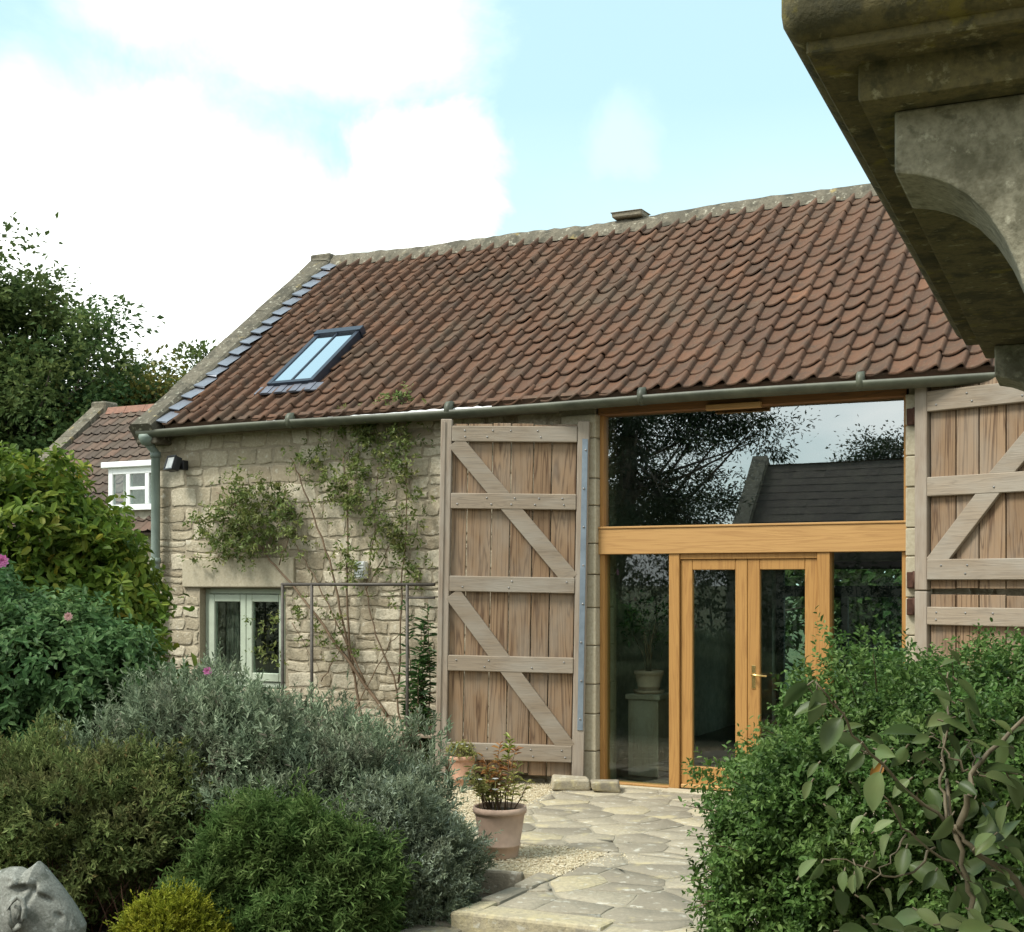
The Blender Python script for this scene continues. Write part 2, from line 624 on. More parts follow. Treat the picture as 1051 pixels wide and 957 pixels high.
M_bracket = mat_stone("pale_bracket_stone", [(0.0, (0.22, 0.205, 0.15)), (1.0, (0.36, 0.34, 0.26))], 0.8, (0.11, 0.1, 0.065), lichen=[((0.09, 0.085, 0.055), 0.52, 9, 0.6), ((0.1, 0.095, 0.065), 0.56, 26, 0.6), ((0.48, 0.46, 0.36), 0.6, 38, 0.6)], scale=2.2, bump=0.8, bdist=0.006)
M_flag = mat_stone("paving_flags", [(0.0, (0.23, 0.2, 0.15)), (0.4, (0.32, 0.28, 0.21)), (0.75, (0.39, 0.34, 0.25)), (1.0, (0.47, 0.4, 0.25))], 0.7, (0.19, 0.17, 0.13), lichen=[((0.52, 0.44, 0.24), 0.58, 3.1, 0.45), ((0.55, 0.53, 0.45), 0.58, 11, 0.6), ((0.2, 0.18, 0.14), 0.6, 5, 0.5)], bump=0.9)
M_joint = mat_stone("paving_joints", [(0.0, (0.27, 0.24, 0.18)), (1.0, (0.42, 0.37, 0.28))], 0.5, (0.15, 0.14, 0.1), scale=3)
M_gravel = mat_stone("pale_gravel", [(0.0, (0.34, 0.27, 0.17)), (0.5, (0.5, 0.43, 0.29)), (1.0, (0.64, 0.58, 0.45))], 0.2, (0.25, 0.2, 0.13), scale=2)
M_soil = mat_stone("garden_soil", [(0.0, (0.05, 0.04, 0.03)), (1.0, (0.1, 0.08, 0.055))], 0.6, (0.03, 0.025, 0.02), scale=1.5)
M_statue = mat_stone("weathered_carved_stone", [(0.0, (0.2, 0.2, 0.175)), (1.0, (0.3, 0.3, 0.265))], 0.85, (0.09, 0.092, 0.075), lichen=[((0.08, 0.085, 0.068), 0.54, 9, 0.7), ((0.36, 0.37, 0.34), 0.58, 32, 0.6)], scale=2.5, bump=0.4, bdist=0.006)
M_plaster = mat_plain("interior_plaster", (0.3, 0.28, 0.22), 0.9)
M_floor = mat_plain("interior_floor", (0.1, 0.08, 0.06), 0.35)


def mat_tile(name, stops, lichen=0.4):
    m, t = new_mat(name)
    r = rnd_attr(t)
    n1 = t.noise(t.obj, 7, 5, 0.6)
    n2 = t.noise(t.obj, 45, 4, 0.6)
    n3 = t.noise(t.obj, 1.1, 4, 0.6)
    f = t.math('ADD', t.math('MULTIPLY', r, 0.8), t.math('MULTIPLY', n1, 0.25), clamp=True)
    c = t.ramp(f, stops)
    c = t.mix(t.range(n1, 0.45, 0.72, 0, 0.75), c, (0.06, 0.045, 0.034))
    c = t.mix(t.range(n2, 0.58, 0.7, 0, lichen), c, (0.22, 0.18, 0.11))
    n5 = t.noise(t.mapping(t.obj, loc=(3, 8, 1)), 120, 3, 0.7)
    c = t.mix(t.range(n5, 0.5, 0.72, 0, 0.6), c, (0.05, 0.04, 0.032))
    c = t.mix(t.range(n3, 0.5, 0.7, 0, 0.4), c, (0.1, 0.085, 0.06))
    t.link(c, t.p.inputs['Base Color'])
    t.p.inputs['Roughness'].default_value = 0.85
    t.p.inputs['Specular IOR Level'].default_value = 0.25
    set_bump(t, t.math('ADD', n1, n2), 0.35, 0.005)
    return m


M_tile = mat_tile("clay_pantile", [(0.0, (0.05, 0.032, 0.023)), (0.3, (0.092, 0.05, 0.032)), (0.7, (0.135, 0.068, 0.04)), (1.0, (0.22, 0.105, 0.056))])
M_tile2 = mat_tile("old_clay_tile", [(0.0, (0.06, 0.046, 0.038)), (0.6, (0.11, 0.078, 0.06)), (1.0, (0.17, 0.1, 0.072))])
M_tile3 = mat_tile("dark_stone_slate", [(0.0, (0.05, 0.04, 0.033)), (1.0, (0.085, 0.068, 0.053))])
M_ridge_red = mat_plain("terracotta_ridge", (0.2, 0.1, 0.068), 0.8)
M_lead = mat_plain("grey_lead", (0.2, 0.215, 0.25), 0.4, 0.3, 0.2, 6, spec=0.6)
M_gutter = mat_plain("algae_green_gutter", (0.075, 0.08, 0.055), 0.5, 0.0, 0.35, 5)
M_pipe = mat_plain("sage_green_pipe", (0.17, 0.21, 0.18), 0.5, 0.0, 0.15, 4)
M_felt = mat_plain("torn_white_felt", (0.6, 0.61, 0.6), 0.7)
M_plank = mat_wood("weathered_oak_plank", [(0.0, (0.155, 0.098, 0.056)), (0.5, (0.24, 0.153, 0.088)), (1.0, (0.31, 0.21, 0.13))], 'Z', 0.5, dark=(0.09, 0.05, 0.028), grey=(0.255, 0.205, 0.155), ring=0.95, bump=0.7)
M_rail = mat_wood("silvered_oak_rail", [(0.0, (0.21, 0.163, 0.115)), (0.5, (0.275, 0.218, 0.16)), (1.0, (0.32, 0.26, 0.195))], 'X', 0.9, dark=(0.11, 0.085, 0.065), grey=(0.3, 0.268, 0.225), ring=0.35)
M_stile = mat_wood("silvered_oak_stile", [(0.0, (0.22, 0.17, 0.125)), (1.0, (0.32, 0.255, 0.195))], 'Z', 0.9, dark=(0.14, 0.1, 0.075), grey=(0.35, 0.31, 0.26), ring=0.35)
M_oak = mat_wood("honey_oak", [(0.0, (0.34, 0.172, 0.05)), (1.0, (0.41, 0.222, 0.072))], 'Z', 0.6, rough=0.5, dark=(0.22, 0.1, 0.03), bump=0.25, spec=0.3, ring=0.45)
M_oakx = mat_wood("honey_oak_beam", [(0.0, (0.4, 0.222, 0.08)), (1.0, (0.46, 0.265, 0.1))], 'X', 0.6, rough=0.5, dark=(0.28, 0.14, 0.05), bump=0.25, spec=0.3, ring=0.45)
M_strip = mat_plain("galvanised_strip", (0.2, 0.24, 0.28), 0.5, 0.35, 0.2, 8)
M_rust = mat_plain("rusted_iron", (0.07, 0.03, 0.018), 0.8, 0.2, 0.4, 25)
M_bolt = mat_plain("steel_bolt", (0.25, 0.24, 0.23), 0.5, 0.6)
M_sage = mat_plain("sage_painted_timber", (0.4, 0.45, 0.35), 0.55, var=0.08)
M_white = mat_plain("white_paint", (0.75, 0.76, 0.76), 0.5, var=0.06)
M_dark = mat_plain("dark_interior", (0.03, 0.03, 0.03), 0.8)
M_black = mat_plain("black_plastic", (0.015, 0.016, 0.018), 0.4)
M_navy = mat_plain("dark_blue_grey_cladding", (0.03, 0.038, 0.055), 0.35, 0.2, 0.15)
M_brass = mat_plain("brass", (0.7, 0.5, 0.2), 0.25, 0.9, 0.1)
M_glass = mat_glass("window_glass", 0.02, 1.6)
M_glass_big = mat_glass("screen_glass", 0.32, 1.8, (0.8, 0.88, 0.84))
M_glass_low = mat_glass("door_glass", 0.05, 1.4, (0.82, 0.9, 0.86))
M_skyglass = mat_glass("rooflight_glass", 0.6, 2.0, (0.5, 0.55, 0.55))
M_terra = mat_plain("terracotta", (0.44, 0.25, 0.165), 0.85, var=0.22, scale=7)
M_terra2 = mat_plain("bloomed_terracotta", (0.44, 0.31, 0.235), 0.88, var=0.2, scale=7)
M_iron = mat_plain("weathered_iron_rod", (0.075, 0.065, 0.055), 0.6, 0.3, 0.3, 20)
M_bark = mat_plain("bark", (0.1, 0.08, 0.06), 0.9, var=0.4, scale=9, bump=0.6)
M_twig = mat_plain("brown_twig", (0.15, 0.1, 0.06), 0.8, var=0.3)
M_palestem = mat_plain("pale_stem", (0.13, 0.105, 0.065), 0.7, var=0.3, scale=20)
M_deadstem = mat_plain("dead_red_brown_stem", (0.1, 0.05, 0.03), 0.9, var=0.4)
M_pink = mat_leaf("pink_petal", [(0, (0.6, 0.15, 0.4)), (1, (0.75, 0.3, 0.55))], 0.6, 0.4)
M_petal = mat_leaf("white_petal", [(0, (0.7, 0.7, 0.7)), (1, (0.8, 0.8, 0.78))], 0.6, 0.3)
M_ltree = mat_leaf("tree_leaf", [(0, (0.03, 0.06, 0.022)), (0.5, (0.075, 0.125, 0.04)), (1, (0.15, 0.19, 0.06))], 0.6, 0.38, 0.12, patch=((0.14, 0.1, 0.02), 0.25), pscale=0.25)
M_ldark = mat_leaf("dark_tree_leaf", [(0, (0.012, 0.024, 0.01)), (1, (0.035, 0.055, 0.02))], 0.5, 0.2, pscale=0.25)
M_lyg = mat_leaf("yellow_green_leaf", [(0, (0.045, 0.085, 0.012)), (0.5, (0.12, 0.185, 0.024)), (0.85, (0.23, 0.27, 0.045)), (1, (0.42, 0.3, 0.03))], 0.5, 0.4, 0.18, pscale=1.3)
M_lrose = mat_leaf("rose_leaf", [(0, (0.035, 0.075, 0.024)), (0.6, (0.085, 0.165, 0.055)), (1, (0.17, 0.26, 0.1))], 0.5, 0.38, 0.18)
M_lav = mat_leaf("grey_sage_leaf", [(0, (0.085, 0.11, 0.06)), (0.5, (0.2, 0.25, 0.155)), (0.85, (0.34, 0.4, 0.27)), (1, (0.28, 0.21, 0.18))], 0.8, 0.28, 0.06, patch=((0.13, 0.1, 0.08), 0.45), pscale=2.5)
M_silver = mat_leaf("silver_leaf", [(0, (0.11, 0.135, 0.075)), (0.6, (0.24, 0.285, 0.19)), (1, (0.42, 0.48, 0.4))], 0.8, 0.25, 0.06, patch=((0.13, 0.12, 0.07), 0.5), pscale=3)
M_lolive = mat_leaf("olive_leaf", [(0, (0.055, 0.075, 0.025)), (0.55, (0.145, 0.185, 0.06)), (0.85, (0.25, 0.29, 0.11)), (1, (0.22, 0.12, 0.05))], 0.7, 0.3, 0.08, patch=((0.12, 0.085, 0.045), 0.5), pscale=3)
M_lgreen = mat_leaf("bright_green_leaf", [(0, (0.045, 0.08, 0.02)), (0.6, (0.12, 0.19, 0.055)), (1, (0.26, 0.34, 0.13))], 0.65, 0.38, 0.1, pscale=3)
M_lgold = mat_leaf("gold_conifer_leaf", [(0, (0.12, 0.14, 0.012)), (0.6, (0.24, 0.255, 0.02)), (1, (0.38, 0.37, 0.045))], 0.6, 0.3, 0.2, pscale=5)
M_lbox = mat_leaf("small_box_leaf", [(0, (0.032, 0.066, 0.014)), (0.55, (0.088, 0.16, 0.036)), (1, (0.19, 0.28, 0.085))], 0.45, 0.38, 0.22, pscale=2)
M_lcam = mat_leaf("large_glossy_leaf", [(0, (0.04, 0.065, 0.02)), (0.6, (0.11, 0.15, 0.05)), (0.9, (0.2, 0.24, 0.11)), (1, (0.3, 0.15, 0.03))], 0.45, 0.3, 0.35, pscale=6)
M_lclimb = mat_leaf("climber_leaf", [(0, (0.06, 0.09, 0.02)), (0.6, (0.15, 0.19, 0.05)), (1, (0.3, 0.29, 0.11))], 0.5, 0.35, 0.3, pscale=2)
M_lance = mat_leaf("lance_leaf", [(0, (0.025, 0.07, 0.02)), (0.6, (0.055, 0.13, 0.035)), (1, (0.12, 0.21, 0.06))], 0.4, 0.3, 0.45, pscale=2)
M_lrust = mat_leaf("rusty_leaf", [(0, (0.22, 0.09, 0.03)), (1, (0.36, 0.18, 0.06))], 0.6, 0.3, 0.2, pscale=5)
M_lpot = mat_leaf("pot_leaf", [(0, (0.16, 0.18, 0.05)), (1, (0.38, 0.35, 0.12))], 0.6, 0.3, 0.2, pscale=5)
M_grass = mat_leaf("grass_blade", [(0, (0.03, 0.06, 0.015)), (1, (0.08, 0.12, 0.03))], 0.6, 0.3, 0.2)
T_D, T_O, T_B = leaf_tmpl('diamond'), leaf_tmpl('oval'), leaf_tmpl('big')

# ------------------------------------------------------------------ ground
LOW = -0.16


def mat_ground():
    m, t = new_mat("lawn_and_earth")
    n1 = t.noise(t.obj, 0.35, 5, 0.6)
    n2 = t.noise(t.obj, 9, 4, 0.6)
    c = t.mix(t.range(n1, 0.4, 0.6), (0.05, 0.08, 0.022), (0.09, 0.1, 0.035))
    c = t.mix(t.range(n2, 0.45, 0.7, 0, 0.6), c, (0.1, 0.085, 0.05))
    t.link(c, t.p.inputs['Base Color'])
    t.p.inputs['Roughness'].default_value = 0.95
    set_bump(t, n2, 0.6, 0.04)
    return m


b = MB()
b.add([(-900, -900, LOW), (900, -900, LOW), (900, 900, LOW), (-900, 900, LOW)], [(0, 1, 2, 3)])
struct(b.build("ground", mat_ground()))
b = MB()
xs, ys = np.linspace(-8, 6, 60), np.linspace(-9, -0.02, 40)
G = np.array([[(x, y, LOW + 0.006 + 0.02 * math.sin(3 * x + 1) * math.sin(2.7 * y)) for x in xs] for y in ys]).reshape(-1, 3)
G[:, 2] = np.maximum(G[:, 2], LOW + 0.004)
F = [(j * 60 + i, j * 60 + i + 1, (j + 1) * 60 + i + 1, (j + 1) * 60 + i) for j in range(39) for i in range(59)]
b.add(G, F, RNG.random(len(G)), 0, True)
struct(b.build("garden_bed", M_soil))

# upper terrace body: gravel terrace and paved terrace
b = MB()
b.prism([(-2.3, -3.42), (1.22, -3.42), (1.22, 0.0), (-2.7, 0.0)], LOW - 0.1, -0.012, rnd=0.5)
struct(b.build("gravel_terrace", M_gravel))
b = MB()
b.prism([(1.25, -4.38), (6.2, -5.3), (6.2, -0.003), (1.25, -0.003)], LOW - 0.1, -0.005, rnd=0.4)
b.prism([(-0.25, -0.35), (0.15, -2.62), (1.22, -2.62), (1.22, -0.004), (-0.25, -0.004)], -0.0115, -0.0045, rnd=0.4)
# crazy paving: irregular cells cut from jittered seeds, each its own slightly uneven slab
rg = np.random.default_rng(5)


def clip_half(poly, n_, c_):
    """keep the part of a convex polygon with p.n <= c"""
    out = []
    for a_, q_ in zip(poly, poly[1:] + poly[:1]):
        da, dq = a_ @ n_ - c_, q_ @ n_ - c_
        if da <= 0:
            out.append(a_)
        if da * dq < 0:
            out.append(a_ + (q_ - a_) * (da / (da - dq)))
    return out


for region, (sx_, sy_) in (([(-0.2, -0.03), (0.13, -2.6), (6.1, -2.6), (6.1, -0.03)], (.4, .24)), ([(1.24, -2.62), (1.26, -4.22), (6.1, -4.9), (6.1, -2.62)], (.44, .28))):
    reg = [np.array(p) for p in region]
    seeds = []
    for yy in np.arange(-5.2, 0.2, sy_):
        for xx in np.arange(-.6, 6.4, sx_):
            seeds.append((xx + rg.uniform(-.15, .15) + .16 * (round(yy / sy_) % 2), yy + rg.uniform(-.08, .08)))
    seeds = np.array(seeds)
    for p in seeds:
        poly = list(reg)
        for q in seeds[np.abs(seeds - p).max(1) < 1.1]:
            dq = q - p
            L_ = np.hypot(*dq)
            if L_ > 1e-6:
                poly = clip_half(poly, dq / L_, (p + q) @ dq / 2 / L_ - rg.uniform(.004, .012))
            if len(poly) < 3:
                break
        if len(poly) < 3:
            continue
        C_ = np.mean(poly, 0)
        # finer wobbling outline
        ring = []
        for a_, q_ in zip(poly, poly[1:] + poly[:1]):
            m_ = max(1, int(np.hypot(*(q_ - a_)) / .08))
            for f in range(m_):
                w_ = a_ + (q_ - a_) * f / m_
                ring.append(C_ + (w_ - C_) * (.985 if f == 0 else 1) + rg.normal(0, .005, 2))
        if len(ring) < 4:
            continue
        z = rg.uniform(-0.002, 0.002)
        tl = rg.uniform(-0.004, 0.004, 2)
        n = len(ring)
        zz = [z + (w_ - C_) @ tl for w_ in ring]
        V = [(w_[0], w_[1], -.02) for w_ in ring] + [(w_[0], w_[1], h - .003) for w_, h in zip(ring, zz)]
        V += [(*(C_ + (w_ - C_) * .982), h - .0005) for w_, h in zip(ring, zz)] + [(C_[0], C_[1], z)]
        F = [(i, (i + 1) % n, n + (i + 1) % n, n + i) for i in range(n)] + [(n + i, n + (i + 1) % n, 2 * n + (i + 1) % n, 2 * n + i) for i in range(n)] + [(2 * n + i, 2 * n + (i + 1) % n, 3 * n) for i in range(n)]
        b.add(V, F, rg.random() ** 1.1, 1, True)
struct(b.build("paving", [M_joint, M_flag]))
# step nosing stones along the front and the kerb that runs back to the gravel
b = MB()
x = 1.21
for wdt in (0.78, 0.66, 0.9, 0.7, 0.85, 0.9):
    y0 = -4.45 - 0.14 * (x - 1.2)
    b.box((x + .006, y0 - 0.04, LOW - 0.05), (x + wdt - .006, y0 + 0.2, 0.008), 0.02, frame((0, 0, 0)), rg.random(), 0, 2, 0.012)
    x += wdt
struct(b.build("step", M_flag))
b = MB()
y = -4.5
for ln in (0.3, 0.42, 0.36):
    b.box((1.09, y + .005, LOW - 0.05), (1.225, y + ln - .005, 0.004), 0.018, None, rg.random(), 0, 2, 0.012)
    y += ln
x = -1.6
for ln in (0.6, 0.5, 0.55, 0.48, 0.46):
    b.box((x + .005, -3.46, LOW - 0.05), (x + ln - .005, -3.36, -0.008), 0.018, None, rg.random() * 0.4, 0, 2, 0.012)
    x += ln
struct(b.build("kerb", M_flag))

# loose gravel
b = MB()
N = 40000
gx = rg.uniform(-2.2, 1.6, N)
gy = rg.uniform(-3.42, -0.05, N)
lx = -0.22 + 0.42 * (-0.3 - gy) / 2.3
keep = ((gx < lx + rg.normal(0, 0.07, N)) & (gy > -2.66)) | ((gy <= -2.62 + 0.04 * np.sin(gx * 9)) & (gx < 1.25 + 0.5 * (gy + 3.42) * (rg.random(N))))
gx, gy = gx[keep], gy[keep]
N = len(gx)
octa = np.array([[1, 0, 0], [-1, 0, 0], [0, 1, 0], [0, -1, 0], [0, 0, .8], [0, 0, -.6]], float)
sz = rg.uniform(0.004, 0.0105, N)
V = octa[None] * sz[:, None, None] * rg.uniform(0.6, 1.3, (N, 1, 3))
an = rg.uniform(0, 6.28, N)
ca, sa = np.cos(an)[:, None], np.sin(an)[:, None]
V = np.stack([V[..., 0] * ca - V[..., 1] * sa, V[..., 0] * sa + V[..., 1] * ca, V[..., 2]], -1) + np.stack([gx, gy, np.full(N, -0.008) + sz * .4], 1)[:, None]
of = np.array([[0, 2, 4], [2, 1, 4], [1, 3, 4], [3, 0, 4], [2, 0, 5], [1, 2, 5], [3, 1, 5], [0, 3, 5]])
b.add(V.reshape(-1, 3), (of[None] + (np.arange(N) * 6)[:, None, None]).reshape(-1, 3), np.repeat(rg.random(N), 6))
struct(b.build("gravel", M_gravel), 'stuff')

# ------------------------------------------------------------------ the barn
barn = tag(empty("stone_barn", (-1.0, 0, 0)), "converted rubble stone barn with red brown pantile roof and big oak framed glass opening", "barn")


def inbarn(o, p=None):
    """keep world coordinates of geometry although the parent empty is offset"""
    o.parent = barn if p is None else p
    o.matrix_parent_inverse = Matrix.Translation(-barn.location)
    return o


def child(b, name, mats, parent=None):
    """part of the barn (parent None) or sub-part of a part already in barn space"""
    o = b.build(name, mats)
    if parent is None:
        o.parent = barn
        o.matrix_parent_inverse = Matrix.Translation(-barn.location)
    else:
        o.parent = parent
    return o


XL, XR, DEPTH = -5.14, 8.2, 5.9
GX0, GX1, GY = 0.0, 2.68, 0.13             # glazed opening and its plane
WX0, WX1, WZ0, WZ1 = -4.53, -3.42, 0.72, 1.74
EAVE_Y, EAVE_Z = -0.17, 3.42
RIDGE_Y, RIDGE_Z = 3.0, 5.81
WT = 0.5                                   # wall thickness
b = MB()


def slab(x0, x1, z0, z1, y0=0.012, y1=WT):
    b.box((x0, y0, z0), (x1, y1, z1), 0, None, 0.5, 1)


WTOP = 3.44
slab(XL, WX0, -0.3, WTOP)
slab(WX0, WX1, -0.3, WZ0)
slab(WX0, WX1, WZ1, WTOP)
slab(WX1, GX0 - 0.02, -0.3, WTOP)
slab(GX1 + 0.02, XR, -0.3, WTOP)
slope = (RIDGE_Z - EAVE_Z) / (RIDGE_Y - EAVE_Y)
for x0, x1 in ((XL, XL + 0.45), (XR - 0.45, XR)):          # gables
    b.prism([(WT + .001, -0.3), (DEPTH - .001, -0.3), (DEPTH - .001, WTOP - .05), (RIDGE_Y, RIDGE_Z - 0.12), (WT + .001, WTOP + 0.2)], x0, x1, 'x', 0.5, 1)
# back wall with its garden door opening
for x0, x1, z0, z1 in ((XL + .45, 0.05, -0.3, 3.4), (1.75, XR - .45, -0.3, 3.4), (0.05, 1.75, 2.06, 3.4)):
    b.box((x0, DEPTH - 0.5, z0), (x1, DEPTH, z1), 0, None, 0.5, 1)


def stone_face(x0, x1, z0, z1, y0, rg, gap=0.012, dome=0.007, r=None, mat=0):
    nx, nz = max(3, int((x1 - x0) / 0.03) + 1), max(3, int((z1 - z0) / 0.03) + 1)
    cx, cz, hx, hz = (x0 + x1) / 2, (z0 + z1) / 2, (x1 - x0) / 2 - gap / 2, (z1 - z0) / 2 - gap / 2
    eu, ev = 0.006 / hx, 0.006 / hz
    gu = np.concatenate([[-1, -1 + eu], np.linspace(-1 + 2 * eu, 1 - 2 * eu, nx), [1 - eu, 1]])
    gv = np.concatenate([[-1, -1 + ev], np.linspace(-1 + 2 * ev, 1 - 2 * ev, nz), [1 - ev, 1]])
    u, v = np.meshgrid(gu, gv)
    nx, nz = nx + 4, nz + 4
    # round the corners of the outline a little
    q = 1 - 0.07 * (u * u) * (v * v)
    ph1, ph2 = rg.uniform(0, 6.28, 2)
    jx = 0.009 * np.sin(v * 2.6 + ph1) + rg.normal(0, 0.0015, u.shape)
    jz = 0.007 * np.sin(u * 2.6 + ph2) + rg.normal(0, 0.0015, u.shape)
    tilt = rg.normal(0, 0.03, 2)
    X = cx + u * hx * q + jx
    Z = cz + v * hz * q + jz + tilt[0] * u * hx
    e = np.minimum(hx * (1 - np.abs(u)), hz * (1 - np.abs(v)))
    dep = dome * (0.6 + 0.4 * np.clip(e / 0.012, 0, 1)) + 0.001 * rg.uniform(0.55, 1.3) + rg.normal(0, 0.002, u.shape) + u * rg.normal(0, .002) + v * rg.normal(0, .002)
    edge = (np.abs(u) == 1) | (np.abs(v) == 1)
    dep = np.where(edge, -0.012, dep)
    dep = np.where(edge, dep, np.maximum(dep, .004))
    V = np.stack([X, y0 - dep, Z], -1).reshape(-1, 3)
    F = np.array([(j * nx + i, j * nx + i + 1, (j + 1) * nx + i + 1, (j + 1) * nx + i) for j in range(nz - 1) for i in range(nx - 1)])
    b.add(V, F, (rg.random() if r is None else r), mat, True)


def clipped(x0, x1, z0, z1, holes):
    """shrink a stone out of the holes, None when nothing is left"""
    for hx0, hx1, hz0, hz1 in holes:
        if x1 > hx0 and x0 < hx1 and z1 > hz0 and z0 < hz1:
            o = [(hx0 - x0, 'r'), (x1 - hx1, 'l'), (hz0 - z0, 't'), (z1 - hz1, 'b')]
            k, s_ = max(o)
            if k < 0.05:
                return None
            if s_ == 'r': x1 = hx0
            elif s_ == 'l': x0 = hx1
            elif s_ == 't': z1 = hz0
            else: z0 = hz1
    return x0, x1, z0, z1


rg = np.random.default_rng(21)
LINT = (-4.74, -3.3, 1.75, 2.05)
HOLES = [(WX0 - 0.005, WX1 + 0.005, WZ0 - 0.06, WZ1), (LINT[0], LINT[1], LINT[2] - .01, LINT[3])]
z = -0.05
row = 0
while z < WTOP - 0.06:
    dz = rg.uniform(0.1, 0.17) if z < 1.9 else rg.uniform(0.13, 0.21)
    dz = min(dz, WTOP - z)
    for xa, xb in ((XL + 0.0, -0.34), (GX1 + 0.2, XR)):
        x = xa
        first = True
        while x < xb - 0.02:
            dx = rg.uniform(0.12, 0.34) if x > -3.2 else rg.uniform(0.16, 0.42)
            if first and xa == XL:
                dx = 0.22 if row % 2 else 0.42
            first = False
            if xb - x - dx < 0.12:
                dx = xb - x
            pieces = [(x, x + dx, z, z + dz)]
            if dx > 0.2 and dz > 0.12 and rg.random() < 0.2:      # two thin stones in place of one
                zm = z + dz * rg.uniform(0.4, 0.6)
                pieces = [(x, x + dx, z, zm), (x, x + dx, zm, z + dz)]
            for p in pieces:
                q = clipped(*p, HOLES)
                if q:
                    stone_face(*q, 0.012, rg, gap=rg.uniform(0.006, 0.02))
            x += dx
    z += dz
    row += 1
# dressed jamb blocks of the great opening
for xa, xb in ((-0.34, 0.0), (GX1, GX1 + 0.2)):
    z = -0.05
    while z < 3.28:
        dz = min(rg.uniform(0.22, 0.36), 3.3 - z)
        b.box((xa, -0.018 + rg.uniform(-.003, .003), z + .003), (xb + (0 if xa < 0 else 0), 0.4, z + dz - .003), 0.008, None, rg.uniform(0.3, 0.8), 2)
        z += dz
wall = child(b, "wall", [M_wall, M_mortar, M_ashlar])
b = MB()
b.box((LINT[0], -0.022, LINT[2]), (LINT[1], 0.2, LINT[3]), 0.012, None, 0.75, 0, 2)
child(b, "lintel", M_ashlar, wall)
b = MB()
b.box((WX0 - 0.05, -0.06, WZ0 - 0.07), (WX1 + 0.05, 0.16, WZ0), 0.012, None, 0.6, 0, 2)
child(b, "sill", M_ashlar, wall)

# roof: pantiles, both slopes ------------------------------------------------
ct, st_ = math.cos(math.atan(slope)), math.sin(math.atan(slope))
SLEN = math.hypot(RIDGE_Y - EAVE_Y, RIDGE_Z - EAVE_Z)
TW, ROWS = 0.19, 16
GAUGE = (SLEN - 0.06) / ROWS
RX0, RX1 = -4.83, XR - 0.2


def roof_pt(x, s_, h=0.0):
    return np.array([x, EAVE_Y + s_ * ct - h * st_, EAVE_Z + s_ * st_ + h * ct])


def roof_at(px, py):
    """point of the front roof plane under a pixel -> (x, s)"""
    d = ray(px, py)
    nrm_ = np.array([0, -st_, ct])
    p = CAM + d * (((roof_pt(0, 0) - CAM) @ nrm_) / (d @ nrm_))
    return p[0], (p[1] - EAVE_Y) / ct


sk = [roof_at(*p) for p in ((285, 402), (329, 400), (375, 342), (328, 350))]
SKX0, SKX1 = min(sk[0][0], sk[3][0]), (sk[1][0] + sk[2][0]) / 2
SKS0, SKS1 = (sk[0][1] + sk[1][1]) / 2, (sk[2][1] + sk[3][1]) / 2
print("rooflight", sk)
prof_u = np.array([0, .12, .26, .4, .54, .64, .72, .79, .85, .91, .97, 1.03, 1.05])


def prof_h(u):
    return np.interp(u, [0, .12, .26, .4, .54, .64, .72, .79, .85, .91, .97, 1.03, 1.05], [-.012, -.018, -.02, -.016, -.006, .003, .012, .02, .028, .034, .034, .012, -.02])


b = MB()
rg = np.random.default_rng(3)
pu = prof_u * TW
ph = prof_h(prof_u)
k = len(pu)
ncol = int((RX1 - RX0) / TW)
for r in range(ROWS):
    wob = rg.normal(0, 0.003)
    for cidx in range(ncol):
        x0 = RX0 + cidx * TW
        s0 = r * GAUGE - 0.02
        if x0 > SKX0 - 0.04 and x0 + TW < SKX1 + 0.04 and s0 + GAUGE * .5 > SKS0 and s0 + GAUGE * .5 < SKS1:
            continue
        L = GAUGE + 0.05 if r < ROWS - 1 else GAUGE + 0.02
        j = rg.normal(0, 0.004)
        lift = 0.022 + rg.normal(0, 0.003) + abs(rg.normal(0, 0.003))
        sk_ = rg.normal(0, 0.008)
        sag = 0.02 * math.sin(x0 * 0.9) + 0.012 * math.sin(x0 * 2.3 + r * .5)
        pts = []
        for (ss, hh) in ((0.0, lift - 0.016), (0.0, lift), (0.012, lift + 0.002), (L * 0.5, lift * 0.5 + 0.002), (L, 0.0)):
            for uu, hv in zip(pu, ph):
                pts.append(roof_pt(x0 + uu + sk_ * (ss / L), s0 + ss + j + wob, 0.03 + hv + hh + sag - 0.5 * 0.02))
        F = np.array([(a * k + i, a * k + i + 1, (a + 1) * k + i + 1, (a + 1) * k + i) for a in range(4) for i in range(k - 1)])
        b.add(pts, F, float(np.clip(rg.normal(0.5, 0.15), 0, 1)), 0, True)
for i in range(60):
    xa, xb = RX0 + i * (RX1 - RX0) / 60, RX0 + (i + 1) * (RX1 - RX0) / 60
    V = [roof_pt(x, s, h) for s, h in ((-.006, -.06), (-.006, .04), (.05, .04), (.05, -.06)) for x in (xa, xb)]
    b.add(V, [(0, 1, 3, 2), (2, 3, 5, 4), (4, 5, 7, 6), (6, 7, 1, 0)], 0.3 + .3 * rg.random(), 0)
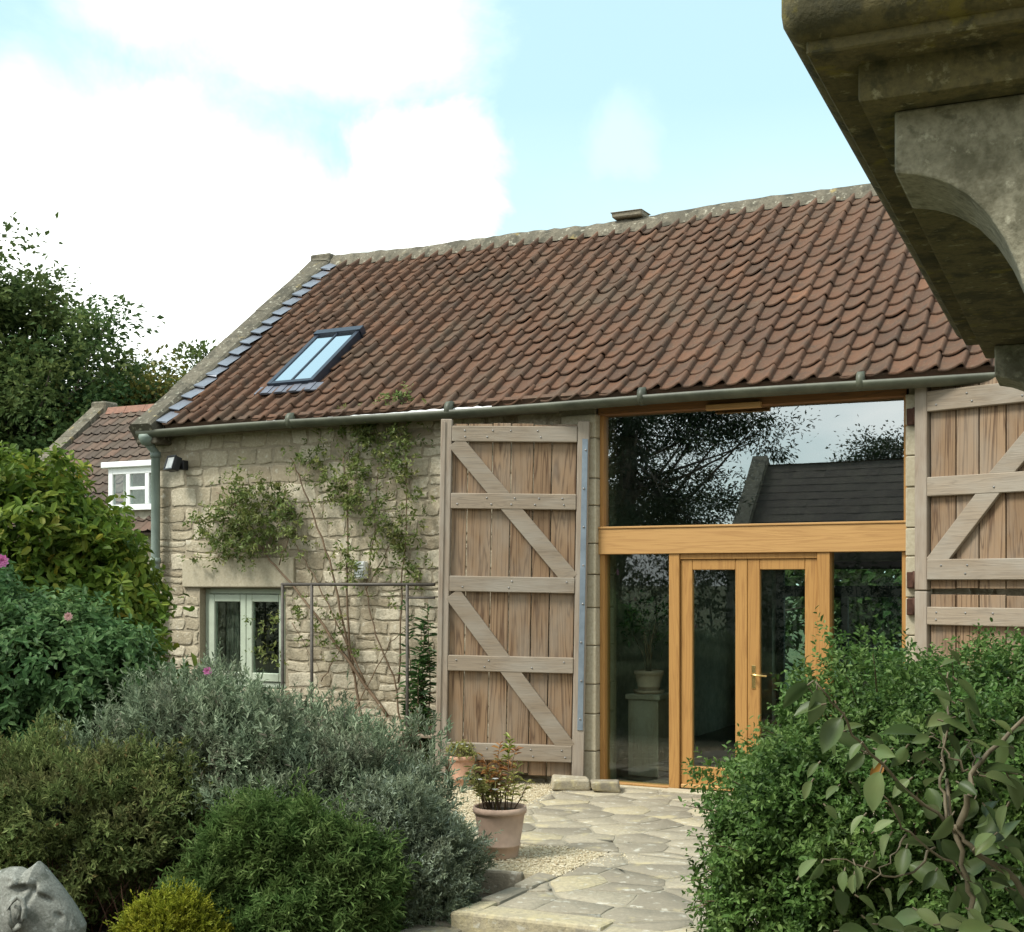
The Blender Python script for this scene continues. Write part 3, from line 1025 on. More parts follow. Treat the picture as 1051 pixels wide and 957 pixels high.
# roof deck under the tiles and the plain rear slope
def deck(x0, x1, s0, s1):
    P = [roof_pt(x0, s0, -.05), roof_pt(x1, s0, -.05), roof_pt(x1, s1, -.05), roof_pt(x0, s1, -.05)]
    Q = [roof_pt(x0, s0, -0.1), roof_pt(x1, s0, -0.1), roof_pt(x1, s1, -0.1), roof_pt(x0, s1, -0.1)]
    b.add(P + Q, [(0, 1, 2, 3), (7, 6, 5, 4), (0, 4, 5, 1), (1, 5, 6, 2), (2, 6, 7, 3), (3, 7, 4, 0)], 0.1, 1)
deck(XL + .1, XR, 0.02, SKS0)
deck(XL + .1, SKX0 + .04, SKS0, SKS1)
deck(SKX1 - .04, XR, SKS0, SKS1)
deck(XL + .1, XR, SKS1, SLEN)
b.add([(XL + .1, RIDGE_Y, RIDGE_Z), (XR, RIDGE_Y, RIDGE_Z), (XR, DEPTH + .2, EAVE_Z - .03), (XL + .1, DEPTH + .2, EAVE_Z - .03),
       (XL + .1, RIDGE_Y, RIDGE_Z - .06), (XR, RIDGE_Y, RIDGE_Z - .06), (XR, DEPTH + .2, EAVE_Z - .09), (XL + .1, DEPTH + .2, EAVE_Z - .09)],
      [(0, 1, 2, 3), (7, 6, 5, 4), (0, 4, 5, 1), (2, 6, 7, 3)], 0.4, 0)
roof = child(b, "roof", [M_tile, M_dark])

# ridge: a lumpy mortared band of stone ridge tiles
b = MB()
nx = 150
X = np.linspace(XL + 0.25, XR, nx)
V = []
rg = np.random.default_rng(8)
for x in X:
    sg = 0.02 * math.sin(x * 0.9) + 0.012 * math.sin(x * 2.3 + 7)
    w = rg.uniform(-0.012, 0.012, 5)
    for (dy, dz), ww in zip(((-0.16, -0.14), (-0.11, -0.05), (-0.05, 0.03), (0.06, 0.035), (0.2, -0.1)), w):
        V.append((x, RIDGE_Y + dy + ww * .6, RIDGE_Z + 0.05 + dz + ww + sg))
F = [(i * 5 + j, (i + 1) * 5 + j, (i + 1) * 5 + j + 1, i * 5 + j + 1) for i in range(nx - 1) for j in range(4)]
b.add(V, F, np.repeat(rg.random(nx), 5), 0, True)
child(b, "ridge", M_coping, roof)
rx = ony(632, 217, RIDGE_Y)[0]
b = MB()
b.box((rx, RIDGE_Y - 0.12, RIDGE_Z + 0.07), (rx + 0.36, RIDGE_Y + 0.12, RIDGE_Z + 0.125), 0.012, None, 0.3, 0, 1, 0.008)
b.box((rx - 0.01, RIDGE_Y - 0.13, RIDGE_Z + 0.126), (rx + 0.37, RIDGE_Y + 0.13, RIDGE_Z + 0.142), 0.006, None, 0.2, 0, 1, 0.008)
child(b, "ridge_vent", M_flag, roof)

# gable parapet coping: long slabs climbing the verge
b = MB()
s_ = -0.12
rg = np.random.default_rng(14)
while s_ < SLEN:
    ln = min(rg.uniform(0.55, 0.8), SLEN + 0.06 - s_)
    if ln < 0.05:
        break
    lo, hi = (XL - 0.05, -5.02 + 0.13)
    V = []
    for ss in (s_ + .003, s_ + ln - .003):
        for xx, hh in ((lo, -0.12), (lo, 0.1), (lo + 0.04, 0.13), (hi - 0.03, 0.12), (hi, 0.09), (hi, -0.05)):
            V.append(roof_pt(xx + rg.normal(0, .004), ss, hh + rg.normal(0, .006)))
    F = [(i, (i + 1) % 6, 6 + (i + 1) % 6, 6 + i) for i in range(6)] + [(5, 4, 3, 2, 1, 0), (6, 7, 8, 9, 10, 11)]
    b.add(V, F, rg.random(), 0)
    s_ += ln
b.box((XL - 0.05, EAVE_Y - 0.06, EAVE_Z - 0.16), (-4.9, EAVE_Y + 0.3, EAVE_Z + 0.1), 0.02, None, 0.4, 0, 2, .01)     # kneeler
b.box((XL - 0.05, RIDGE_Y - 0.12, RIDGE_Z - 0.05), (-4.89, RIDGE_Y + 0.35, RIDGE_Z + 0.13), 0.02, None, 0.6, 0, 2, .01)
for i in range(6):                                                              # the rear run
    f0, f1 = i / 6, (i + 1) / 6
    y0, z0 = RIDGE_Y + 0.36 + f0 * 2.6, RIDGE_Z + .05 - (f0 * 2.6 + .36) * slope
    y1, z1 = RIDGE_Y + 0.36 + f1 * 2.6, RIDGE_Z + .05 - (f1 * 2.6 + .36) * slope
    b.prism([(y0, z0 - .2), (y1, z1 - .2), (y1, z1 + .05), (y0, z0 + .05)], XL - 0.05, -4.9, 'x', rg.random())
child(b, "coping", M_coping, roof)
# lead soakers stepping up beside the coping
b = MB()
for r in range(ROWS):
    s0 = r * GAUGE - 0.02
    h0 = 0.078 + rg.normal(0, .004)
    V = [roof_pt(-4.895, s0, h0 + .03), roof_pt(-4.765, s0 + rg.normal(0, .008), h0), roof_pt(-4.765, s0 + GAUGE + .03, 0.035), roof_pt(-4.895, s0 + GAUGE + .03, 0.065),
         roof_pt(-4.895, s0, h0 + .018), roof_pt(-4.765, s0, h0 - .014)]
    b.add(V, [(0, 1, 2, 3), (4, 5, 1, 0)], rg.random())
child(b, "lead_flashing", M_lead, roof)

# rooflight
b = MB()
fx0, fx1, fs0, fs1 = SKX0 + 0.02, SKX1 - 0.02, SKS0 + .02, SKS1 - .02


def rbox(bb, x0, x1, s0, s1, h0, h1, mat=0):
    V = [roof_pt(x, s, h) for h in (h0, h1) for x, s in ((x0, s0), (x1, s0), (x1, s1), (x0, s1))]
    bb.add(V, [(3, 2, 1, 0), (4, 5, 6, 7), (0, 1, 5, 4), (1, 2, 6, 5), (2, 3, 7, 6), (3, 0, 4, 7)], random.random(), mat)


fw_ = 0.05
rbox(b, fx0, fx0 + fw_, fs0, fs1, -0.05, 0.1)
rbox(b, fx1 - fw_, fx1, fs0, fs1, -0.05, 0.1)
rbox(b, fx0 + fw_, fx1 - fw_, fs0, fs0 + fw_, -0.05, 0.097)
rbox(b, fx0 - .015, fx1 + .015, fs1 - 0.09, fs1, -0.05, 0.12)
mid = (fx0 + fx1) / 2
rbox(b, mid - 0.009, mid + 0.009, fs0 + fw_, fs1 - 0.09, 0.086, 0.1)
rl = child(b, "rooflight", M_navy)
b = MB()
rbox(b, fx0 + fw_ - .005, fx1 - fw_ + .005, fs0 + fw_ - .005, fs1 - 0.085, 0.08, 0.09)
child(b, "pane", M_skyglass, rl)
b = MB()
for i in range(9):
    xa = fx0 - 0.1 + i * (fx1 - fx0 + 0.22) / 9
    rbox(b, xa, xa + (fx1 - fx0 + .22) / 9, fs0 - 0.14, fs0 + 0.01, 0.045, 0.06 + 0.008 * (i % 2))
child(b, "lead_apron", mat_plain("dark_lead", (0.12, 0.13, 0.16), 0.5, 0.2), rl)
b = MB()
rbox(b, fx0 + .03, fx1 - .03, fs0 + .03, fs1 - .05, -0.42, -0.4)
for a in ((fx0 + .02, fx0 + .035), (fx1 - .035, fx1 - .02)):
    rbox(b, a[0], a[1], fs0, fs1, -0.4, 0.0)
child(b, "lining", M_plaster, rl)

# gutter and downpipe
b = MB()
GYc, GZc, GR = EAVE_Y - 0.045, EAVE_Z - 0.03, 0.075
nx = 40
an = np.linspace(math.pi, 2 * math.pi, 9)
V = []
X = np.linspace(XL + 0.0, XR, nx)
for x in X:
    dz = 0.008 * math.sin(x * 1.3)
    for a in an:
        V.append((x, GYc + GR * math.cos(a), GZc + dz + GR * math.sin(a)))
    for a in an[::-1]:
        V.append((x, GYc + (GR - .006) * math.cos(a), GZc + dz + (GR - .006) * math.sin(a)))
n = 18
F = [(i * n + j, (i + 1) * n + j, (i + 1) * n + (j + 1) % n, i * n + (j + 1) % n) for i in range(nx - 1) for j in range(n)] + [tuple(range(n))]
b.add(V, F, 0.5, 0, True)
for x in (-3.2, -1.4, 0.5, 2.35, 4.2):
    b.tube([(x, GYc, GZc + .004), (x + .05, GYc, GZc + .004)], 0.0785, 14, 0.2)
gut = child(b, "gutter", M_gutter)
b = MB()
PX, PY = -5.04, -0.09
b.tube([(PX, GYc, GZc - .03), (PX, GYc, GZc - .12), (PX, PY, GZc - .22), (PX, PY, 2.2), (PX, PY, -0.1)], 0.047, 12, 0.5)
b.tube([(PX, GYc, GZc - .04), (PX, GYc, GZc - .075), (PX, GYc, GZc - .15)], [0.09, 0.09, 0.055], 12, 0.5)
for z in (GZc - .27, 2.0, 1.0):
    b.tube([(PX, PY, z), (PX, PY, z + .06)], 0.056, 12, 0.5)
child(b, "downpipe", M_pipe)
# torn felt showing above the gutter
b = MB()
X = np.arange(-3.5, -0.9, 0.05)
lo_ = [0.008 + 0.008 * random.random() if random.random() < .8 else .02 for _ in X]
V = []
for x, h in zip(X, lo_):
    V += [roof_pt(x, -0.075, h - .012), roof_pt(x, -0.03, h - .006), roof_pt(x, -0.075, -.016), roof_pt(x, -0.03, -.012)]
F = [f for i in range(len(X) - 1) for f in ((4 * i, 4 * i + 4, 4 * i + 5, 4 * i + 1), (4 * i + 2, 4 * i + 3, 4 * i + 7, 4 * i + 6), (4 * i, 4 * i + 2, 4 * i + 6, 4 * i + 4))]
b.add(V, F)
child(b, "eaves_felt", M_felt, roof)
b = MB()
b.box((XL + .5, -0.03, WTOP - .11), (GX0 - .36, 0.001, WTOP - .02), 0.004)
child(b, "wall_plate", M_stile, roof)

# interior shell ------------------------------------------------------------
b = MB()
b.box((XL + .5, WT, -0.2), (XR - .5, DEPTH - .5, -0.006), 0, None, 0.5)
child(b, "floor", M_floor)
b = MB()
b.box((-0.55, WT + .002, -.005), (-0.45, DEPTH - .502, 3.3))
b.box((3.3, WT + .002, -.005), (3.4, DEPTH - .502, 3.3))
b.box((-0.449, DEPTH - .52, -.005), (0.05, DEPTH - .503, 3.3))
b.box((1.75, DEPTH - .52, -.005), (3.299, DEPTH - .503, 3.3))
b.box((0.05, DEPTH - .52, 2.06), (1.75, DEPTH - .503, 3.3))
child(b, "partition", M_plaster)
b = MB()
for a in (2.2, 0.9, 3.6):
    b.box((-0.45, a + .8, 2.75), (3.3, a + 1.0, 2.95), 0.01)
child(b, "tie_beam", M_bark)
b = MB()
yy = DEPTH - 0.35
for lo, hi in (((0.05, 0.0), (0.15, 2.06)), ((1.65, 0.0), (1.75, 2.06)), ((0.15, 1.96), (1.65, 2.06)), ((0.15, 1.62), (1.65, 1.76)), ((0.86, 0.0), (0.95, 1.62)), ((0.15, 0.0), (0.86, 0.12)), ((0.95, 0.0), (1.65, 0.12))):
    b.box((lo[0] + .002, yy, lo[1] + .002), (hi[0] - .002, yy + .07, hi[1] - .002))
gd = child(b, "garden_door", M_dark)
b = MB()
b.box((0.15, yy + .03, 0.1), (1.65, yy + .04, 1.97))
child(b, "pane", M_glass, gd)

# glazed oak screen ----------------------------------------------------------
FT, FB = 0.06, 0.10
b = MB()
def post(x0, x1, z0, z1, y0=GY - 0.06, y1=GY + 0.08, mat=0, bb=None, bev=0.004):
    (bb or b).box((x0, y0, z0), (x1, y1, z1), bev, None, None, mat)


TOPZ = 3.35
BZ0, BZ1 = 2.05, 2.275
post(GX0, GX0 + 0.045, 0.0, BZ0)
post(GX1 - 0.045, GX1, 0.0, BZ0)
post(GX0, GX0 + 0.035, BZ1, TOPZ - .06)
post(GX1 - 0.03, GX1, BZ1, TOPZ - .06)
P1, P2 = 0.66, 0.755          # first post
Q1, Q2 = 1.955, 2.06          # second post
post(P1, P2, 0.0, BZ0, GY - 0.075)
post(Q1, Q2, 0.0, BZ0, GY - 0.075)
post(GX0 + .046, P1 - .001, 0.0, 0.022)
post(Q2 + .001, GX1 - .046, 0.0, 0.05)
post(P2 + .001, Q1 - .001, BZ0 - .05, BZ0 - .001)
scr = child(b, "oak_screen", M_oak)
b = MB()
post(GX0 - .002, GX1 + .002, BZ0, BZ1, GY - 0.09, GY + 0.09)
post(GX0 - .002, GX1 + .002, BZ1 + .001, BZ1 + .02, GY - 0.1, GY + 0.09, 0)
child(b, "transom", M_oakx, scr)
b = MB()
post(GX0, GX1, TOPZ - .06, TOPZ + .05, GY - 0.1, GY + 0.09)
child(b, "head_beam", mat_wood("red_brown_oak", [(0, (0.2, 0.09, 0.035)), (1, (0.27, 0.13, 0.05))], 'X'), scr)
for (x0, x1, z0, z1) in ((GX0 + .03, GX1 - .025, BZ1 + .015, TOPZ - .055), (GX0 + .04, P1 + .005, 0.02, BZ0 + .005), (Q2 - .005, GX1 - .04, 0.045, BZ0 + .005)):
    b = MB()
    b.box((x0, GY, z0), (x1, GY + .02, z1))
    child(b, "pane", M_glass_big if z0 > 2 else M_glass_low, scr)
bx = ony(730, 414, 0.0)
b = MB()
b.box((1.02, GY - 0.155, TOPZ - .085), (1.5, GY - 0.101, TOPZ - .035), 0.005)
child(b, "batten", M_oakx, scr)


def french_door(x0, x1, handle_side):
    bb = MB()
    y0, y1 = GY - 0.045, GY + 0.015
    sw = 0.105
    z0, z1 = 0.02, BZ0 - 0.052
    for lo, hi in (((x0, z0), (x0 + sw, z1)), ((x1 - sw, z0), (x1, z1)), ((x0 + sw + .001, z1 - 0.09), (x1 - sw - .001, z1)), ((x0 + sw + .001, z0), (x1 - sw - .001, z0 + 0.19))):
        bb.box((lo[0], y0, lo[1]), (hi[0], y1, hi[1]), 0.005)
    d = child(bb, "french_door", M_oak)
    bb = MB()
    bb.box((x0 + sw - .01, GY - .02, z0 + .18), (x1 - sw + .01, GY - .005, z1 - .08))
    child(bb, "pane", M_glass_low, d)
    if handle_side:
        bb = MB()
        hx = x0 + 0.052
        bb.box((hx - .018, y0 - .008, 0.9), (hx + .018, y0 - .001, 1.1), 0.003)
        bb.tube([(hx, y0 - .006, 1.02), (hx, y0 - .055, 1.02), (hx + .02, y0 - .06, 1.02), (hx + .13, y0 - .058, 1.015)], 0.009, 8)
        child(bb, "handle", M_brass, d)
    bb = MB()
    bb.box((x0 + .01, y0 - .03, 0.021), (x1 - .01, y0 - .001, 0.055), 0.006)
    child(bb, "weatherboard", M_oakx, d)
    return d


DM = (P2 + Q1) / 2
french_door(P2 + .004, DM - .002, False)
french_door(DM + .002, Q1 - .004, True)
b = MB()
b.box((P2 - .1, -0.12, -0.02), (GX1 + .0, GY - .08, 0.016), 0.008, None, 0.9, 0, 2)
b.box((GX0, -0.0, -0.02), (P2 - .102, GY - .08, 0.01), 0.008, None, 0.7, 0, 2)
child(b, "threshold", M_ashlar)

# casement window ---------------------------------------------------------
b = MB()
wy0, wy1 = 0.1, 0.17
for lo, hi in (((WX0, WZ0), (WX0 + .06, WZ1)), ((WX1 - .06, WZ0), (WX1, WZ1)), ((WX0 + .061, WZ1 - .06), (WX1 - .061, WZ1)), ((WX0 + .061, WZ0), (WX1 - .061, WZ0 + .06))):
    b.box((lo[0] + .002, wy0, lo[1] + .002), (hi[0] - .002, wy1, hi[1] - .002), 0.005)
win = child(b, "window", M_sage)
mx = (WX0 + WX1) / 2
for x0, x1 in ((WX0 + .064, mx - .002), (mx + .002, WX1 - .064)):
    bb = MB()
    for lo, hi in (((x0, WZ0 + .064), (x0 + .075, WZ1 - .064)), ((x1 - .075, WZ0 + .064), (x1, WZ1 - .064)), ((x0 + .076, WZ1 - .14), (x1 - .076, WZ1 - .064)), ((x0 + .076, WZ0 + .064), (x1 - .076, WZ0 + .15))):
        bb.box((lo[0], wy0 - .02, lo[1]), (hi[0], wy1 - .03, hi[1]), 0.006)
    child(bb, "casement", M_sage, win)
    bb = MB()
    bb.box((x0 + .07, wy0 + .005, WZ0 + .14), (x1 - .07, wy0 + .015, WZ1 - .13))
    child(bb, "pane", M_glass, win)
b = MB()
for i in range(7):
    xx = WX0 + .1 + i * .035
    b.tube([(xx, 0.34 + .018 * (i % 2), WZ0), (xx, 0.34 + .018 * (i % 2), WZ1 - .02)], 0.02, 6, 0.5)
child(b, "curtain", M_plaster, win)
b = MB()
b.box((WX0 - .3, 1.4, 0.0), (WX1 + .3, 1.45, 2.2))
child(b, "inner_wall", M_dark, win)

# great ledged and braced doors ----------------------------------------------
def great_door(hinge, ang, width, height, planks, rails, braces, hand, lean=0.0, strip=None, z0=0.0, name="barn_door", parent=None):
    """local x runs from the free edge... built along +x from the hinge for hand=+1, along -x for hand=-1"""
    e = empty(name, hinge, ang)
    e.rotation_euler = (0, lean, ang)
    e.parent = barn
    e.matrix_parent_inverse = Matrix.Translation(-barn.location)
    sg = hand
    def X(a, b_):
        return (min(sg * a, sg * b_), max(sg * a, sg * b_))
    # planks
    bb = MB()
    x = 0.11
    rgp = np.random.default_rng(31 if hand < 0 else 77)
    while x < width - 0.12:
        w = min(rgp.uniform(0.16, 0.23), width - 0.1 - x)
        if width - 0.1 - (x + w) < 0.06:
            w = width - 0.1 - x
        xa, xb = X(x + .005, x + w - .005)
        bb.box((xa, -0.0, z0 + rgp.uniform(0, .02)), (xb, 0.028 + rgp.uniform(-.003, .003), z0 + height - rgp.uniform(0.0, 0.012)), 0.003, None, rgp.random())
        x += w
    bb.build("plank_panel", M_plank, e)
    bb = MB()
    xa, xb = X(0, 0.105)
    bb.box((xa, -0.045, z0 + 0.0), (xb, 0.03, z0 + height + .02), 0.006)
    bb.build("stile", M_stile, e)
    bb = MB()
    xa, xb = X(width - 0.1, width + .0)
    bb.box((xa, -0.045, z0 - .0), (xb, 0.035, z0 + height + .03), 0.006)
    bb.box((xa + .012, -0.056, z0 - .0), (xa + .045, -0.046, z0 + height + .01), 0.003)
    bb.build("stile", M_stile, e)
    for (ra, rb) in rails:
        bb = MB()
        xa, xb = X(0.107, width - 0.102)
        bb.box((xa, -0.05, z0 + ra), (xb, -0.001, z0 + rb), 0.006)
        for f in (0.08, 0.3, 0.5, 0.7, 0.92):
            for dz in (0.3, 0.7):
                if random.random() < 0.65:
                    cx = xa + (xb - xa) * (f + random.uniform(-.03, .03))
                    cz = z0 + ra + (rb - ra) * dz
                    bb.tube([(cx, -0.049, cz), (cx, -0.054, cz)], 0.008, 8, 0.5, 1)
        bb.build("rail", [M_rail, M_bolt], e)
    for (x1, zz1, x2, zz2, wd_) in braces:
        bb = MB()
        a1, a2 = np.array([sg * x1, z0 + zz1]), np.array([sg * x2, z0 + zz2])
        d = unit(a2 - a1)
        L = np.linalg.norm(a2 - a1)
        Mx = Matrix.Translation((a1[0], 0, a1[1])) @ Matrix.Rotation(-math.atan2(d[1], d[0]), 4, 'Y')
        # clip the ends level with the rails
        k_ = wd_ / 2 * abs(d[0] / d[1])
        s0 = 1 if d[1] * d[0] > 0 else -1
        poly = [(-s0 * k_, wd_ / 2) if False else (s0 * k_ * -1, wd_ / 2), (s0 * k_, -wd_ / 2), (L + s0 * k_, -wd_ / 2), (L - s0 * k_, wd_ / 2)]
        poly = [(0, wd_ / 2), (0, -wd_ / 2), (L, -wd_ / 2), (L, wd_ / 2)]
        bb.prism(poly, -0.046, -0.002, 'y', None, 0, Mx, 0.004)
        o = bb.build("brace", M_rail, e)
    if strip:
        bb = MB()
        xa, xb = X(strip[0], strip[1])
        bb.box((xa, -0.053, z0 + strip[2]), (xb, -0.0455, z0 + strip[3]), 0.002)
        for q in np.linspace(strip[2] + .1, strip[3] - .1, 8):
            cx = (xa + xb) / 2 + random.uniform(-.008, .008)
            bb.tube([(cx, -0.052, z0 + q), (cx, -0.058, z0 + q)], 0.009, 8, 0.5, 1)
        bb.build("metal_strip", [M_strip, M_bolt], e)
    return e


# left leaf: hinge stile at the left jamb, swung out and round against the wall
HL = (-0.1, -0.06, 0.0)
LH = 3.14
great_door(HL, math.radians(21.5), 1.33, LH, 6, [(0.13, 0.28), (0.92, 1.06), (1.63, 1.77), (2.37, 2.51), (2.97, 3.11)],
           [(1.2, 2.97, 0.14, 1.75, 0.15), (1.2, 1.61, 0.14, 0.25, 0.15)], -1, math.radians(1.0), (0.012, 0.062, 0.42, 3.0), 0.07)
# right leaf in two halves
HR = (GX1 + 0.1, -0.07, 0.0)
great_door(HR, math.radians(-19), 1.35, 1.62, 6, [(0.08, 0.24), (0.73, 0.88), (1.39, 1.55)], [(0.16, 0.2, 0.66, 0.8, 0.15), (0.62, 0.78, 1.24, 1.45, 0.15)], 1, 0.0, None, 1.74)
great_door(HR, math.radians(-19), 1.35, 1.66, 6, [(0.1, 0.26), (0.75, 0.9), (1.42, 1.56)], [(0.16, 0.2, 0.66, 0.8, 0.15), (0.62, 0.85, 1.24, 1.5, 0.15)], 1, 0.0, None, 0.05)
# iron pintles
for p in ((-0.14, 3.13), (GX1 + .06, 3.12), (GX1 + .06, 1.83), (GX1 + .06, 1.62)):
    b = MB()
    b.box((p[0] - .045, -0.06, p[1] - .075), (p[0] + .045, -0.019, p[1] + .055), 0.006, None, 0.5, 0, 1, .006)
    b.tube([(p[0] + .02, -.07, p[1] - .07), (p[0] + .02, -.07, p[1] + .06)], 0.016, 8, 0.5)
    child(b, "hinge_pintle", M_rust)

# ------------------------------------------------------------------ fixtures on the wall
fl = tag(empty("floodlight", (-4.72, -0.03, 3.03)), "small black square floodlight on the stone wall beside the green downpipe", "lamp")
b = MB()
b.box((-.02, -0.05, -.05), (.05, 0.03, 0.05), 0.006)
b.tube([(0.0, -0.03, 0), (0.0, -0.12, 0.01)], 0.012, 8)
b.build("bracket", M_black, fl)
b = MB()
Mx = frame((0, -0.13, 0.0), math.radians(-20), 0, math.radians(-18))
b.prism([(-.085, -.075), (.085, -.075), (.085, .075), (-.085, .075)], -0.045, 0.03, 'y', 0.5, 0, Mx, 0.01)
for q in (((-.09, -.08), (.09, -.062)), ((-.09, .062), (.09, .08)), ((-.09, -.06), (-.072, .06)), ((.072, -.06), (.09, .06))):
    b.box((q[0][0], -0.062, q[0][1]), (q[1][0], -0.046, q[1][1]), 0.003, Mx)
fh = b.build("housing", M_black, fl)
b = MB()
b.box((-.07, -0.052, -.06), (.07, -0.047, .06), 0, Mx)
b.build("lens", mat_plain("grey_lamp_glass", (0.35, 0.36, 0.36), 0.2), fh)
jb = tag(empty("junction_box", (-2.48, -0.02, 1.92)), "small white louvred vent box on the stone wall among climbing stems", "vent")
b = MB()
b.box((-.06, -0.05, -.085), (.06, 0.02, .085), 0.006)
for i in range(5):
    b.box((-.055, -0.062, -.07 + i * .03), (.055, -.051, -.055 + i * .03), 0.002)
b.build("cover", M_white, jb)

# ------------------------------------------------------------------ house far left
HY = 7.6
def place_house():
    p0 = onZ(105, 424, 24.0)          # ridge end at the verge
    h = tag(empty("neighbour_house", (p0[0] + 3.5, p0[1] + .5, 0)), "stone house with dark clay tile roof and white dormer window beyond the barn", "house")
    inv = Matrix.Translation(-h.location)
    def add(b, name, mats, parent=None):
        o = b.build(name, mats)
        o.parent = h if parent is None else parent
        if parent is None:
            o.matrix_parent_inverse = inv
        return o
    x0, x1 = p0[0], p0[0] + 8.5
    ry, rz = p0[1], p0[2]
    span, drop = 2.9, 2.35
    b = MB()
    b.box((x0 + .1, ry - span + .3, -0.3), (x1, ry + span - .3, rz - drop + .1), 0, None, 0.5)
    b.prism([(ry - span + .32, rz - drop), (ry + span - .32, rz - drop), (ry, rz - .15)], x0 + .1, x0 + .4, 'x', 0.5)
    add(b, "wall", M_wall)
    b = MB()
    rg = np.random.default_rng(2)
    nr, nc = 14, 40
    dx, L = (x1 - x0) / nc, math.hypot(span, drop)
    sy, sz_ = span / L, drop / L
    for r in range(nr):
        for c_ in range(nc):
            xa, s0, s1 = x0 + c_ * dx, r * L / nr, (r + 1) * L / nr + .03
            V = []
            for ss, hh in ((s0, .03), (s1, .0)):
                for f, g in ((0, 0), (.35, -.012), (.7, .0), (.85, .03), (1.0, 0.0)):
                    hh2 = hh + g + rg.normal(0, .003) + .02
                    V.append((xa + f * dx, ry - span + ss * sy - hh2 * sz_, rz - drop + ss * sz_ + hh2 * sy))
            b.add(V, [(i, i + 1, i + 6, i + 5) for i in range(4)], rg.random(), 0, True)
    b.add([(x0, ry, rz), (x1, ry, rz), (x1, ry + span, rz - drop), (x0, ry + span, rz - drop)], [(0, 1, 2, 3)], 0.4)
    b.add([(x0, ry, rz - .02), (x1, ry, rz - .02), (x1, ry - span, rz - drop - .02), (x0, ry - span, rz - drop - .02)], [(0, 3, 2, 1)], 0.2)
    rf = add(b, "roof", M_tile2)
    b = MB()
    for i in range(19):
        xa = x0 + .2 + i * .45
        b.prism([(ry - .14, rz - .05), (ry - .06, rz + .08), (ry + .06, rz + .08), (ry + .14, rz - .05)], xa, xa + .44, 'x', rg.random())
    add(b, "ridge", M_ridge_red, rf)
    b = MB()
    for i in range(7):
        a, c_ = i / 7 + .003, (i + 1) / 7 - .003
        P = [(ry - span * (1 - q), rz - drop * (1 - q)) for q in (a, c_)]
        b.prism([(P[0][0], P[0][1] - .1), (P[0][0], P[0][1] + .16), (P[1][0], P[1][1] + .16), (P[1][0], P[1][1] - .1)], x0 - .2, x0 + .12, 'x', rg.random())
    b.box((x0 - .2, ry - .1, rz - .1), (x0 + .16, ry + .25, rz + .2), .03)
    add(b, "coping", M_coping, rf)
    # dormer with white casements
    yd = ry - span + 0.15
    w0, w1 = ony(111, 500, yd), ony(158, 500, yd)
    zt, zb = ony(130, 480, yd)[2], ony(130, 524, yd)[2]
    xa, xb = w0[0], w1[0] + .5
    b = MB()
    b.box((xa - .1, yd - .06, zt), (xb + .1, yd + 1.9, zt + .09), 0.01)
    for lo, hi in (((xa, zb), (xa + .09, zt)), ((xb - .09, zb), (xb, zt)), ((xa + .09, zt - .1), (xb - .09, zt)), ((xa + .09, zb), (xb - .09, zb + .09)),
                   ((xa + .36, zb + .09), (xa + .44, zt - .1)), ((xa + .74, zb + .09), (xa + .82, zt - .1)), ((xa + .44, (zt + zb) / 2 - .02), (xa + .74, (zt + zb) / 2 + .03))):
        b.box((lo[0] + .001, yd, lo[1] + .001), (hi[0] - .001, yd + .07, hi[1] - .001), 0.004)
    d = add(b, "dormer_window", M_white)
    b = MB()
    b.box((xa + .05, yd + .03, zb + .05), (xb - .05, yd + .04, zt - .05))
    add(b, "pane", M_glass, d)
    b = MB()
    b.box((xa + .02, yd + .3, zb - .3), (xb - .02, yd + 1.8, zt - .02))
    b.box((xa + .02, yd + .08, zb - .6), (xb - .02, yd + .3, zb))
    add(b, "cheek", M_plaster, d)
place_house()

